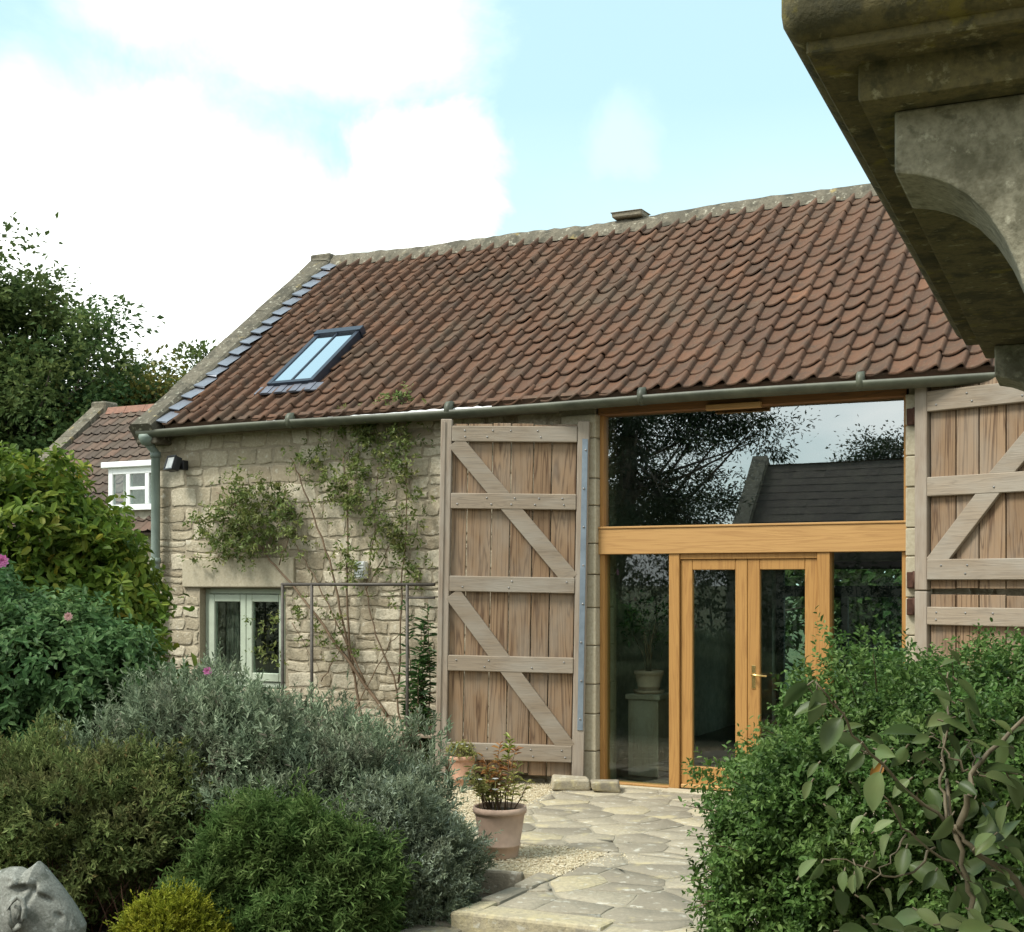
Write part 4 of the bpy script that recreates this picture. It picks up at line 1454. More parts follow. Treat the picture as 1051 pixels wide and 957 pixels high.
# ------------------------------------------------------------------ trees
def tree(name, label, base, height, crown, n_clump, per, leaf, mat, seed, trunk_r=0.25, group=None, lean=(0, 0), clump_r=0.7, width=0.6):
    rg = np.random.default_rng(seed)
    root = tag(empty(name, base), label, "tree", group)
    bx_ = np.array(base, float)
    blobs = [(c[0], c[1], c[2], c[3], c[4], c[5]) for c in crown]       # local coordinates
    P, nr = blob_surface(blobs, n_clump, 0.75, 0.25, 2.2, seed)
    b = MB()
    cz = np.mean([c[2] for c in crown])
    top = np.array([lean[0], lean[1], height * 0.72])
    tp = [np.zeros(3), top * 0.25 + rg.normal(size=3) * .08, top * 0.6 + rg.normal(size=3) * .15, top]
    b.tube(tp, [trunk_r * 1.3, trunk_r, trunk_r * .7, trunk_r * .25], 8)
    sel = rg.choice(len(P), min(70, len(P)), replace=False)
    for i in sel:
        f = rg.uniform(0.3, 0.95)
        s0 = top * f
        e = P[i]
        mid = (s0 + e) / 2 + np.array([0, 0, -0.08]) * np.linalg.norm(e - s0) + rg.normal(size=3) * .15
        T = np.linspace(0, 1, 5)[:, None]
        b.tube((1 - T) ** 2 * s0 + 2 * T * (1 - T) * mid + T ** 2 * e, np.linspace(trunk_r * .3 * (1.1 - f), 0.015, 5), 5)
    b.build("trunk", M_bark, root)
    b = MB()
    N = len(P) * per
    idx = np.repeat(np.arange(len(P)), per)
    cr = clump_r * rg.uniform(0.5, 1.3, len(P))
    off = rg.normal(size=(N, 3)) * np.array([1, 1, .55]) * 0.5
    pos = P[idx] + off * cr[idx][:, None]
    d = unit(off + nr[idx] * .5 + rg.normal(size=(N, 3)) * .6 + np.array([0, 0, -.25]))
    n = unit(np.array([0, 0, 1.0]) + rg.normal(size=(N, 3)) * .5)
    scatter(b, T_D, pos, d, n, leaf * rg.uniform(.6, 1.4, N), width, np.clip(0.6 * rg.random(len(P))[idx] + .4 * rg.random(N), 0, 1))
    b.build("crown", mat, root)
    return root


def tbase(px, Z):
    p = onZ(px, HZ, Z)
    return (p[0], p[1], LOW)


tree("broadleaf_tree", "large dark green broadleaf tree with ragged crown behind the neighbour's roof", tbase(15, 31), 9, [(0, 0, 6.0, 3.0, 2.6, 2.9), (-2.4, -1, 5.4, 2.2, 2.2, 3.2), (1.2, 0, 3.6, 2.4, 2.2, 2.0), (-1, 0, 2.6, 3, 2.4, 2.0), (-.7, 0, 8.3, 1.5, 1.3, 1.2)], 900, 130, 0.15, M_ltree, 41, 0.3, "trees behind the barn", clump_r=0.8)
tree("broadleaf_tree", "yellowing green tree rising behind the neighbour's roof next to the gable", tbase(128, 33), 7, [(0, 0, 5.6, 1.9, 1.8, 2.0), (0.8, 0, 4.2, 2.3, 2.0, 1.8), (-.8, 0, 3.4, 1.8, 1.6, 1.8)], 480, 170, 0.14, mat_leaf("yellowing_tree_leaf", [(0, (0.045, 0.065, 0.015)), (0.5, (0.12, 0.13, 0.028)), (1, (0.22, 0.19, 0.04))], 0.5, 0.3, patch=((0.17, 0.11, 0.02), 0.35), pscale=0.4), 42, 0.22, "trees behind the barn", clump_r=0.8)
tree("broadleaf_tree", "low green tree showing just above the sloping gable coping", tbase(195, 36), 6, [(0, 0, 5.1, 2.0, 1.8, 2.1), (1.5, 0, 4.6, 2, 2, 1.6)], 360, 150, 0.145, M_ltree, 43, 0.2, "trees behind the barn", clump_r=0.8)
# garden trees behind the barn, seen through the room
for i, (x, y, s) in enumerate(((0.0, 11.5, 1.0), (-2.6, 12.5, 1.1), (2.4, 12.8, 1.0))):
    tree("garden_tree", ["bushy green tree seen through the barn's right hand glass", "bushy green tree behind the barn, left of the back door", "bushy green tree behind the barn, right of the back door"][i], (x, y, LOW), 4.5 * s, [(0, 0, 1.9 * s, 1.5, 1.3, 1.8), (0.2, 0, 3.0 * s, 1.3, 1.2, 1.3)], 130, 60, 0.17, M_ltree, 60 + i, 0.12, "trees in the garden behind the barn", clump_r=0.6)

# behind the photographer: what the big pane mirrors
tree("cedar_tree", "big dark cedar mirrored in the upper pane of the barn", (-10.4, -24, LOW), 11, [(0, 0, 7.0, 3.9, 3.4, 2.6), (-1, 0, 4.6, 4.6, 3.2, 2.0), (2.2, 0, 3.6, 2.4, 2.4, 1.4), (3.4, 0, 6.6, 1.5, 1.2, 0.8), (4.9, 0, 6.0, .8, .8, .5), (-4, 0, 6, 3, 3, 3)], 520, 200, 0.13, M_ldark, 51, 0.4, None, (1.0, 0), 0.8, 0.35)
tree("broadleaf_tree", "distant round dark tree mirrored above the outbuilding roof", (-6.6, -46, LOW), 8, [(0, 0, 5.6, 3.0, 3, 2.4), (3, 0, 6.4, 2.6, 2, 2.6)], 420, 170, 0.14, M_ldark, 52, 0.3, None, clump_r=1.0)


def outbuilding():
    o = tag(empty("outbuilding", (0.0, -22.5, LOW)), "low stone outbuilding with dark slate roof mirrored in the upper pane", "building")
    b = MB()
    x0, x1, y0, y1 = -5.4, 7.0, -2.6, 2.6
    ez, rz = 2.4, 5.0
    b.box((x0, y0 + .2, 0), (x1, y1 - .2, ez))
    b.prism([(y0 + .22, ez), (y1 - .22, ez), (0, rz - .1)], x0, x0 + .4, 'x')
    b.prism([(y0 + .22, ez), (y1 - .22, ez), (0, rz - .1)], x1 - .4, x1, 'x')
    b.build("wall", M_wall, o)
    b = MB()
    rg = np.random.default_rng(9)
    nr, nc = 14, 44
    for side in (1, -1):
        for r in range(nr):
            for c_ in range(nc):
                xa, dx = x0 + .3 + c_ * (x1 - x0 - .6) / nc, (x1 - x0 - .6) / nc
                f0, f1 = r / nr, (r + 1.15) / nr
                V = []
                for f, h in ((f0, .05), (f1, .01)):
                    for g in (0.0, 1.0):
                        V.append((xa + g * dx, side * y1 * (1 - f), ez - .1 + (rz - ez + .1) * f + h * .25 + rg.normal(0, .003)))
                b.add(V, [(0, 1, 3, 2)], rg.random())
        b.add([(x0 + .2, 0, rz - .03), (x1 - .2, 0, rz - .03), (x1 - .2, side * y1, ez - .13), (x0 + .2, side * y1, ez - .13)], [(0, 1, 2, 3)], .1)
    rf = b.build("roof", M_tile3, o)
    b = MB()
    for xa in (x0 - .05, x1 - .35):
        b = MB()
        for side in (1, -1):
            b.prism([(0, rz + .02), (side * (y1 + .05), ez - .12), (side * (y1 + .05), ez + .12), (0, rz + .26)], xa, xa + .4, 'x')
        b.build("coping", M_coping, rf)
    for xx in (-3.5, 0.5, 3.8):
        b = MB()
        b.box((xx, y1 - .2, .9), (xx + .9, y1 - .16, 2.0), .01)
        b.build("window", M_dark, o)
    hd = tag(empty("added_hedge", (-5.5, -17.2, LOW)), "dark hedge added out of view behind the camera to darken the lower panes", "hedge")  # unseen hedge, added to block the sky mirrored in the lower panes
    b = MB()
    P, nr = blob_surface([(x, 0.0, .9, 1.1, .7, 1.5) for x in np.arange(-13, 9, 1.3)], 5200, .3, .1, 3, 77, 0.0)
    shoots(b, P, nr, T_D, .11, .55, .16, 5, 78)
    b.build("foliage", M_ldark, hd)
    b = MB()
    for x in np.arange(-13, 9, .65):
        b.tube([(x, 0, 0), (x + .1, .1, .9), (x, 0, 1.9)], [.04, .03, .01], 5)
    b.build("stem", M_bark, hd)
outbuilding()

# ------------------------------------------------------------------ house on the right with the stone door hood
def hood_house():
    rot = math.radians(3.26)
    h = tag(empty("hooded_house", (4.196, -8.90, 0), rot), "algae stained stone door hood on curved brackets jutting from house wall, close overhead", "house")
    # local frame: x to the right, y towards the barn, slab corner at the origin
    Hb = 2.55
    b = MB()
    rg = np.random.default_rng(4)
    b.box((0.8, -3.2, LOW), (1.25, 0.35, 4.6), 0, None, .5)
    b.box((0.8, 2.05, LOW), (1.25, 3.1, 4.6), 0, None, .5)
    b.box((0.8, 0.35, 2.38), (1.25, 2.05, 4.6), 0, None, .5)
    b.box((1.25, 2.65, LOW), (5.5, 3.1, 4.6), 0, None, .4)
    b.box((1.25, -3.2, LOW), (5.5, -2.75, 4.6), 0, None, .4)
    b.box((5.05, -2.75, LOW), (5.5, 2.65, 4.6), 0, None, .4)
    b.build("wall", M_wall, h)
    b = MB()
    b.prism([(.5, 4.55), (3.15, 6.4), (5.8, 4.55), (5.8, 4.65), (3.15, 6.52), (.5, 4.65)], -3.4, 3.3, 'y')
    b.build("roof", M_tile3, h)
    b = MB()
    b.box((0.98, 0.36, 0.0), (1.04, 2.04, 2.37), .005)
    for xx in (0.55, 1.3):
        b.box((0.955, xx, 0.3), (0.979, xx + .6, 1.0), .006)
        b.box((0.955, xx, 1.15), (0.979, xx + .6, 2.2), .006)
    b.build("door", M_sage, h)
    hd = MB()
    LEN = 2.5
    # weathered top slab with a rounded nose
    hd.box((-0.035, -0.035, Hb + .014), (0.799, LEN + .035, Hb + 0.16), 0.04, None, 0.4, 0, 5)
    hd.box((0.0, 0.0, Hb - .004), (0.799, LEN, Hb + 0.03), 0.003, None, 0.45, 0, 1)
    # inset band below
    hd.box((0.0616, 0.0616, Hb - 0.06), (0.799, LEN - .06, Hb + 0.01), 0.008, None, 0.6, 0, 2)
    hd.box((-0.02, -0.02, Hb + 0.145), (0.799, LEN + .02, Hb + 0.2), 0.03, None, 0.5, 0, 3)
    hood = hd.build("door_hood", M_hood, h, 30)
    # bracket outline, in local x and z, plane of the first bracket at y = 0.115
    def loc(px, py, yl):
        # intersect the ray with the local plane y = yl
        R_ = np.array([[math.cos(rot), math.sin(rot), 0], [-math.sin(rot), math.cos(rot), 0], [0, 0, 1]])
        o = R_ @ (CAM - np.array([4.196, -8.90, 0]))
        d = R_ @ ray(px, py)
        k = (yl - o[1]) / d[1]
        return (o + d * k)[[0, 2]]
    Y0 = 0.115
    tl, bl = loc(918, 112, Y0), loc(918, 178, Y0)
    cur = [loc(p, q, Y0) for p, q in ((945, 180), (970, 187), (993, 200), (1014, 220), (1032, 247), (1045, 275), (1054, 305))]
    zt = Hb - 0.061
    poly = [(tl[0], zt), (bl[0], bl[1])] + [tuple(c) for c in cur]
    xe, ze = poly[-1]
    poly += [(xe + .03, ze - .16), (xe + .035, ze - .34), (0.799, ze - .36), (0.799, zt)]
    for y0 in (Y0, Y0 + 2.08):
        b = MB()
        b.prism(poly, y0, y0 + 0.2, 'y', 0.6, 0, None, 0.004)
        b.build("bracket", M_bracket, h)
    b = MB()
    b.box((0.15, -1.2, LOW), (0.799, 2.6, 0.02), .02)
    b.build("doorstep", M_flag, h)
hood_house()

# ------------------------------------------------------------------ stone blocks by the door
for (p0, p1, hgt, lab) in (((567, 812), (606, 812), 0.105, "grey stone block on the paving, against the foot of the open door leaf"), ((607, 814), (637, 814), 0.095, "squared pale stone block on the paving, nearer the glass")):
    a, c_ = onz(*p0), onz(*p1)
    w = np.linalg.norm(c_ - a)
    o = tag(empty("stone_block", (*a[:2], 0), math.atan2(c_[1] - a[1], c_[0] - a[0])), lab, "stone block", "stone blocks by the glass")
    b = MB()
    b.box((0, 0, 0.002), (w, 0.24, hgt), 0.02, None, random.random(), 0, 3, 0.015)
    b.build("block", M_flag, o)

# ------------------------------------------------------------------ pots
def pot_mesh(r, h, mats, parent, rim=0.045):
    b = MB()
    b.lathe([(0.0, 0.0), (r * .66, 0.0), (r * .68, 0.01), (r * .74, h * .22), (r * .765, h * .225), (r * .775, h * .25), (r * .765, h * .275), (r * .755, h * .28),
             (r * .93, h - rim), (r * .935, h - rim + .002), (r * .99, h - rim + .004), (r, h - rim * .5), (r * .985, h), (r * .93, h), (r * .9, h - .01), (r * .88, h - rim), (0.0, h - rim)], n=40)
    p = b.build("pot", mats, parent)
    b = MB()
    b.lathe([(r * .9, h - .035), (r * .5, h - .028), (0.001, h - .025)], n=24)
    b.build("soil", M_soil, p)
    return p


pp = onz(513, 878)
o = tag(empty("potted_plant", (*pp[:2], -0.005)), "terracotta pot of straggly lilies with rusty leaves standing on gravel before the door", "potted plant", "terracotta pots on the terrace")
pot_mesh(0.178, 0.33, M_terra2, o)
b, bs = MB(), MB()
rg = np.random.default_rng(17)
for i in range(22):
    a, r0 = rg.uniform(0, 6.28), rg.uniform(0.0, 0.12)
    base = np.array([r0 * math.cos(a), r0 * math.sin(a), 0.3])
    if i < 3:
        base[:2] = [-0.03 + .02 * i, 0]
    H = (0.44, 0.4, 0.36)[i] if i < 3 else rg.uniform(0.16, 0.32)
    tip = base + np.array([math.cos(a) * rg.uniform(.03, .17), math.sin(a) * rg.uniform(.03, .15), H])
    mid = (base + tip) / 2 + rg.normal(size=3) * .012
    bs.tube([base, mid, tip], [.005, .004, .002], 5)
    n = int(H * 105)
    T = rg.uniform(.35 if i >= 3 else .3, 1.0, n)
    P = base + (tip - base) * T[:, None]
    an = rg.uniform(0, 6.28, n)
    d = np.stack([np.cos(an), np.sin(an), rg.uniform(-.2, .7, n)], 1)
    mt = 1 if i < 3 else 0
    scatter(b, T_O, P, d, np.tile([0, 0, 1.0], (n, 1)) + rg.normal(size=(n, 3)) * .3, rg.uniform(.035, .08, n) if i < 3 else rg.uniform(.04, .07, n), .34, rg.random(n), mt)
base = np.array([0.055, 0.0, .3])
bs.tube([base, base + [.01, .01, .47]], .003, 5)
n = 34
T = rg.uniform(.7, 1.03, n)
an = rg.uniform(0, 6.28, n)
scatter(b, T_O, base + np.array([.01, .01, .47]) * T[:, None], np.stack([np.cos(an), np.sin(an), rg.uniform(.3, 1.2, n)], 1), np.tile([0, 0, 1.], (n, 1)), .06, .3, np.full(n, 1.0), 2)
fo = b.build("foliage", [M_lpot, M_lrust, mat_leaf("fresh_shoot_leaf", [(0, (.15, .22, .03)), (1, (.28, .34, .06))])], o)
bs.build("stem", M_twig, o)
for q in ((0.02, -.1, .52), (0.02, -.1, .45), (-.12, -.06, .5)):
    b = MB()
    n = 14
    an = np.arange(n) * 2 * math.pi / n
    scatter(b, T_D, np.tile(q, (n, 1)), np.stack([np.cos(an), np.sin(an), np.full(n, .35)], 1), np.tile([0, 0, 1.], (n, 1)), .024, .5, np.full(n, .5))
    b.tube([(q[0], q[1], q[2] - .004), (q[0], q[1] - .0, q[2] + .006)], .008, 8, .5, 0)
    b.tube([(q[0], q[1], .31), (q[0], q[1], q[2])], .002, 4, .5, 1)
    b.build("flower", [M_petal, M_lpot], o)

pp = onz(474, 806)
o = tag(empty("potted_plant", (*pp[:2], -0.005)), "smaller terracotta pot with small white flowers tucked against the plank door", "potted plant", "terracotta pots on the terrace")
pot_mesh(0.125, 0.27, M_terra, o)
b = MB()
P, nr = blob_surface([(0, 0, .29, .11, .11, .07)], 160, .5, seed=3)
shoots(b, P, nr, T_O, .03, .5, .05, 5, 3)
b.build("foliage", M_lpot, o)
for i in range(5):
    b = MB()
    n = 10
    an = np.arange(n) * 2 * math.pi / n
    q = np.array([rg.uniform(-.1, .1), rg.uniform(-.1, .0), .37 + rg.uniform(-.02, .03)])
    scatter(b, T_D, np.tile(q, (n, 1)), np.stack([np.cos(an), np.sin(an), np.full(n, .4)], 1), np.tile([0, 0, 1.], (n, 1)), .018, .5, np.full(n, .5))
    b.build("flower", M_petal, o)

# inside the glass: pot plant on a plinth
pi = ony(664, 712, 0.75)
o = tag(empty("wooden_plinth", (pi[0], pi[1] + .05, 0.0)), "dim square plinth indoors behind the left pane, under a pot plant", "plinth")
b = MB()
b.box((-.15, -.15, 0), (.15, .15, pi[2] - .05), .006)
b.build("column", M_stile, o)
b = MB()
b.box((-.17, -.17, pi[2] - .05), (.17, .17, pi[2]), .006)
b.build("top", M_stile, o)
o = tag(empty("potted_plant", (pi[0], pi[1] + .05, pi[2] + .001)), "leggy house plant in a terracotta pot on a saucer, behind the left pane", "potted plant")
b = MB()
b.lathe([(0, 0), (.13, 0), (.15, .03), (.14, .03), (.12, .012), (0, .012)], n=28)
b.build("saucer", M_terra2, o)
p_ = pot_mesh(.14, .2, M_terra2, o, .04)
p_.location.z = .013
b, bs = MB(), MB()
for i in range(9):
    a = rg.uniform(0, 6.28)
    tip = np.array([math.cos(a) * rg.uniform(.08, .24), math.sin(a) * rg.uniform(.08, .2), .2 + rg.uniform(.25, .62)])
    bs.tube([(0.02 * math.cos(a), .02 * math.sin(a), .18), tip * [.3, .3, .6] + rg.normal(size=3) * .02, tip], [.008, .006, .003], 5)
    n = 34
    P = tip + rg.normal(size=(n, 3)) * .06
    scatter(b, T_O, P, rg.normal(size=(n, 3)), rg.normal(size=(n, 3)) * .4 + [0, 0, 1], .07, .45, rg.random(n))
b.build("foliage", M_lance, o)
bs.build("stem", M_twig, o)

# ------------------------------------------------------------------ iron trellis in front of the wall
TY = -0.45
ta = ony(290, 600, TY)
tb = ony(446, 600, TY)
zt = ta[2]
o = tag(empty("metal_trellis", ((ta[0] + tb[0]) / 2, TY, -0.05)), "slim rusty iron rod frame standing in front of the stone wall", "trellis")
cx = (ta[0] + tb[0]) / 2
for px in (290, 320, 418):
    x = ony(px, 650, TY)[0] - cx
    b = MB()
    b.tube([(x, 0, -.2), (x, 0, zt + .05)], .016, 8)
    b.build("upright", M_iron, o)
b = MB()
b.tube([(ta[0] - cx - .011, 0, zt + .05), (tb[0] - cx, 0, zt + .05)], .016, 8)
b.build("rail", M_iron, o)
b = MB()
xx = ony(418, 612, TY)[0] - cx
b.tube([(xx, 0, zt - .07), (tb[0] - cx, 0, zt - .07)], .011, 8)
b.build("rail", M_iron, o)

# plank topped box behind the leaf
p0, p1 = ony(404, 752, -0.36), ony(446, 748, -0.36)
bz = p0[2]
o = tag(empty("plank_bench", (p0[0], -0.3, 0)), "rough plank bench in deep shade between the wall and the open door leaf", "bench")
b = MB()
b.box((0, -.1, bz - .03), (0.75, .27, bz + .0), .005, None, .3)
b.build("seat", M_rail, o)
for xx in (.06, .62):
    b = MB()
    b.box((xx, -.06, 0), (xx + .05, .22, bz - .031), .004, None, .2)
    b.build("leg", M_bark, o)
b = MB()
b.box((.112, .2, .0), (.618, .22, bz - .031), .002)
b.build("back_board", M_dark, o)

# ------------------------------------------------------------------ climbers on the wall
def wall_pt(px, py, dy=-0.08):
    return ony(px, py, dy)


def climber(name, label, stems, sprays, seed, mat, size=0.045, per_px=1.0, base=None):
    rg = np.random.default_rng(seed)
    p0 = wall_pt(*stems[0][0][0][:2])
    root = tag(empty(name, (p0[0], -0.12, 0.0)), label, "climber", "climbing plants on the barn wall")
    off = np.array([p0[0], -0.12, 0])
    b = MB()
    for pts, r in stems:
        P = np.array([wall_pt(p[0], p[1], -0.06 - rg.uniform(0, .05)) for p in pts]) - off
        # smooth the polyline
        T = np.linspace(0, len(P) - 1, len(P) * 4)
        Q = np.stack([np.interp(T, np.arange(len(P)), P[:, i]) for i in range(3)], 1)
        Q += rg.normal(size=Q.shape) * .006
        b.tube(Q, np.linspace(r, r * .45, len(Q)), 5)
    b.build("stem", M_twig, root)
    b = MB()
    for x0, y0, x1, y1, wd_, n, dep in sprays:
        f = rg.random(n)
        px = x0 + (x1 - x0) * f + rg.normal(0, wd_, n)
        py = y0 + (y1 - y0) * f + rg.normal(0, wd_, n)
        P = np.array([wall_pt(a, c_, -0.06 - abs(rg.normal(0, dep))) for a, c_ in zip(px, py)]) - off
        nr = np.tile([0, -1.0, .1], (n, 1)) + rg.normal(size=(n, 3)) * .7
        shoots(b, P, unit(nr), T_O, size * 1.12, .5, .1, 6, seed + n, up=.2, rand=.6, droop=.3)
    b.build("foliage", mat, root)


climber("climbing_rose", "climbing rose with a dense round clump of leaves above the window", 
        [([(398, 735), (365, 690), (330, 640), (300, 600), (275, 572), (262, 548)], .018), ([(262, 548), (245, 520), (222, 505)], .008), ([(285, 580), (300, 545), (272, 510)], .006)],
        [(240, 500, 275, 510, 11, 90, .09), (225, 525, 290, 540, 12, 190, .13), (235, 550, 275, 560, 10, 120, .1), (285, 500, 300, 545, 8, 60, .07), (205, 545, 235, 560, 8, 34, .06), (195, 530, 225, 535, 5, 22, .04), (200, 575, 240, 570, 6, 20, .04), (290, 520, 304, 545, 8, 30, .05)], 71, M_lclimb)
climber("climbing_rose", "sparse tall climbing rose fanning up the stone wall to the gutter",
        [([(372, 740), (362, 690), (352, 640), (340, 580), (322, 530), (308, 490), (298, 470)], .014), ([(362, 690), (356, 620), (357, 560), (356, 500), (352, 470)], .012), ([(375, 700), (345, 640), (322, 590), (300, 555)], .01),
         ([(420, 790), (405, 700), (385, 650), (376, 605), (385, 540), (388, 470)], .01), ([(410, 700), (412, 600), (417, 540), (417, 470), (412, 445)], .009), ([(360, 735), (380, 700), (400, 660), (425, 640)], .007), ([(330, 700), (345, 672), (358, 660)], .006), ([(300, 640), (312, 660), (328, 690)], .005), ([(376, 605), (400, 560), (415, 520)], .006), ([(352, 470), (372, 445), (395, 430)], .006)],
        [(322, 462, 345, 505, 7, 46, .05), (345, 495, 372, 520, 7, 60, .05), (362, 470, 378, 500, 6, 50, .05), (372, 438, 390, 470, 6, 60, .05), (365, 425, 385, 440, 5, 22, .04), (404, 440, 416, 480, 7, 60, .05), (400, 470, 422, 500, 5, 18, .04), (380, 520, 420, 560, 7, 60, .05), (400, 540, 425, 590, 6, 44, .05), (356, 560, 360, 600, 5, 34, .05), (300, 460, 330, 480, 5, 16, .03), (385, 540, 388, 590, 4, 18, .03),
         (300, 620, 340, 650, 12, 26, .05), (262, 640, 290, 640, 5, 16, .04), (262, 670, 288, 672, 5, 18, .04), (330, 650, 380, 660, 12, 22, .04), (300, 480, 345, 500, 8, 14, .03), (340, 540, 400, 545, 12, 14, .03), (410, 590, 440, 585, 6, 12, .03), (395, 408, 430, 412, 5, 26, .05), (330, 440, 372, 470, 14, 36, .04), (350, 430, 425, 450, 10, 50, .04), (310, 500, 400, 530, 22, 36, .04), (395, 470, 430, 540, 12, 44, .04), (320, 560, 420, 600, 22, 30, .04)], 72, M_lclimb, .042)

# lance leaved shrub beside the leaf
pb = ony(428, 780, -0.3)
o = tag(empty("bay_shrub", (pb[0], -0.22, 0)), "upright lance leaved green shrub squeezed beside the barn door's free edge", "shrub")
b, bs = MB(), MB()
rg = np.random.default_rng(91)
for i in range(16):
    px, py = rg.uniform(414, 442), rg.uniform(612, 735)
    tip = ony(px, py, -0.25 + rg.uniform(-.12, .1)) - np.array([pb[0], -0.22, 0])
    base = np.array([rg.uniform(-.05, .08), rg.uniform(-.03, .03), 0.0])
    mid = (base + tip) / 2 + rg.normal(size=3) * .03
    bs.tube([base, mid, tip], [.009, .006, .003], 5)
    n = 46
    T = rg.uniform(.5 if tip[2] > .9 else .35, 1.02, n)[:, None]
    P = (1 - T) ** 2 * base + 2 * T * (1 - T) * mid + T ** 2 * tip
    an = rg.uniform(0, 6.28, n)
    d = np.stack([np.cos(an), np.sin(an), rg.uniform(-.3, .8, n)], 1)
    scatter(b, T_O, P, d, np.tile([0, 0, 1.], (n, 1)) + rg.normal(size=(n, 3)) * .3, rg.uniform(.07, .13, n), .28, rg.random(n))
b.build("foliage", M_lance, o)
bs.build("stem", M_twig, o)

# ------------------------------------------------------------------ garden shrubs
def shrub(name, label, blobs_px, mat, tmpl, n, leaf, width, L, m, seed, shell=.3, lump=.13, stems=14, stem_mat=None, stem_r=.012, cat="shrub", group=None, base_px=None, extra=None, **kw):
    """blobs_px: (px, py, Z, rx, ry, rz) in photo position and metres"""
    c0 = onZ(*blobs_px[0][:3])
    root = tag(empty(name, (c0[0], c0[1], LOW)), label, cat, group)
    off = np.array([c0[0], c0[1], LOW])
    blobs = []
    for px, py, Z, rx, ry, rz in blobs_px:
        c_ = onZ(px, py, Z) - off
        blobs.append((*c_, rx, ry, rz))
    b = MB()
    P, nr = blob_surface(blobs, n, shell, lump, 3.0, seed, 0.03)
    shoots(b, P, nr, tmpl, leaf, width, L, m, seed, **kw)
    shoots(b, P[::11] * 1.0, nr[::11], tmpl, leaf * 1.05, width, L * 2.1, m, seed + 5, **kw)
    b.build("foliage", mat, root)
    b = MB()
    rg = np.random.default_rng(seed + 1)
    sel = rg.choice(len(P), stems)
    for i in sel:
        base = np.array([P[i][0] * .25, P[i][1] * .25, 0.0])
        branchy(b, base, [P[i] * [.97, .97, .97]], stem_r, stem_r * .3, int(i), 5)
    b.build("branch", stem_mat or M_twig, root)
    root['_'] = 0
    del root['_']
    return root, P, nr


def flower(root, at, r, mat, n=9):
    b = MB()
    at = np.array(at) - np.array(root.location)
    an = np.arange(n) * 2 * math.pi / n
    toc = unit(CAM - np.array(root.location) - at)
    u = unit(np.cross(toc, UP))
    w = np.cross(u, toc)
    for k, (rr, lift) in enumerate(((r, .25), (r * .7, .6), (r * .45, 1.1))):
        d = np.cos(an + k * .3)[:, None] * u + np.sin(an + k * .3)[:, None] * w + toc * lift
        scatter(b, T_O, np.tile(at, (n, 1)), d, np.tile(toc, (n, 1)), rr, .75, np.random.default_rng(k).random(n))
    b.build("flower", mat, root)


shrub("dogwood_shrub", "tall yellow green broadleaf shrub at left with some yellowing leaves", [(5, 600, 10.4, 1.02, .9, 1.06), (-80, 590, 10.6, .9, .9, 1.0), (82, 640, 10.2, .5, .5, .75), (40, 720, 10.2, 1.0, .8, .7)], M_lyg, T_O, 6500, .1, .55, .16, 6, 101, shell=.35, stems=22, stem_r=.02, up=.25, droop=.35, flat=.5)
r_, P_, n_ = shrub("rose_bush", "dark green rose bush with pink blooms below the yellow green shrub", [(45, 695, 8.9, .7, .6, .5), (-35, 680, 9.0, .6, .5, .62), (112, 715, 8.8, .36, .4, .33), (40, 800, 8.9, .8, .6, .55)], M_lrose, T_O, 6200, .062, .6, .13, 6, 102, shell=.35, stems=24, up=.45, droop=.25)
flower(r_, onZ(2, 576, 8.25), .045, M_pink)
flower(r_, onZ(70, 633, 8.3), .03, mat_leaf("pale_pink_petal", [(0, (.6, .35, .35)), (1, (.7, .45, .4))]))
r_, P_, n_ = shrub("sage_bush", "big mounded grey green sage bush with faded purple tips under the window", [(245, 815, 8.4, .92, .75, .57), (350, 838, 8.2, .6, .6, .48), (205, 796, 8.3, .6, .6, .53), (130, 830, 8.2, .5, .5, .45), (300, 860, 8.0, .6, .6, .5)], M_lav, T_O, 16000, .046, .32, .1, 9, 103, shell=.25, lump=.17, stems=16, up=.75, along=1.0, spread=.7)
flower(r_, onZ(213, 689, 8.1), .03, M_pink)
shrub("olive_green_bush", "rounded olive and brown bush with bare reddish stems beneath, lower left", [(85, 848, 7.6, .62, .58, .49), (10, 855, 7.7, .5, .5, .45), (150, 845, 7.7, .36, .4, .42)], M_lolive, T_O, 9500, .043, .34, .08, 8, 104, shell=.32, lump=.18, stems=10, up=.7, along=1.0, spread=.7)
r_, P_, n_ = shrub("santolina_bush", "silvery grey green bush spilling over the step beside the pot", [(405, 890, 7.65, .41, .42, .44), (380, 862, 7.8, .4, .4, .42), (430, 910, 7.5, .27, .28, .31)], M_silver, T_O, 8500, .032, .34, .07, 9, 105, shell=.26, lump=.14, stems=12, up=.6, along=1.0, spread=.7)
shrub("rosemary_bush", "bright green feathery mound at front, between grey bush and gold ball", [(300, 922, 7.15, .42, .42, .42), (340, 942, 7.1, .34, .35, .36), (245, 938, 7.2, .28, .35, .36)], M_lgreen, T_O, 8000, .058, .2, .09, 9, 106, shell=.28, lump=.16, stems=12, up=.5, along=.9, spread=.8)
shrub("gold_conifer_ball", "small clipped ball of golden yellow conifer at the bottom edge", [(174, 976, 6.6, .255, .255, .255)], M_lgold, T_O, 3600, .022, .45, .05, 8, 107, shell=.16, lump=.06, stems=6, stem_r=.006, cat="conifer", up=.3, along=1.2, spread=.6)
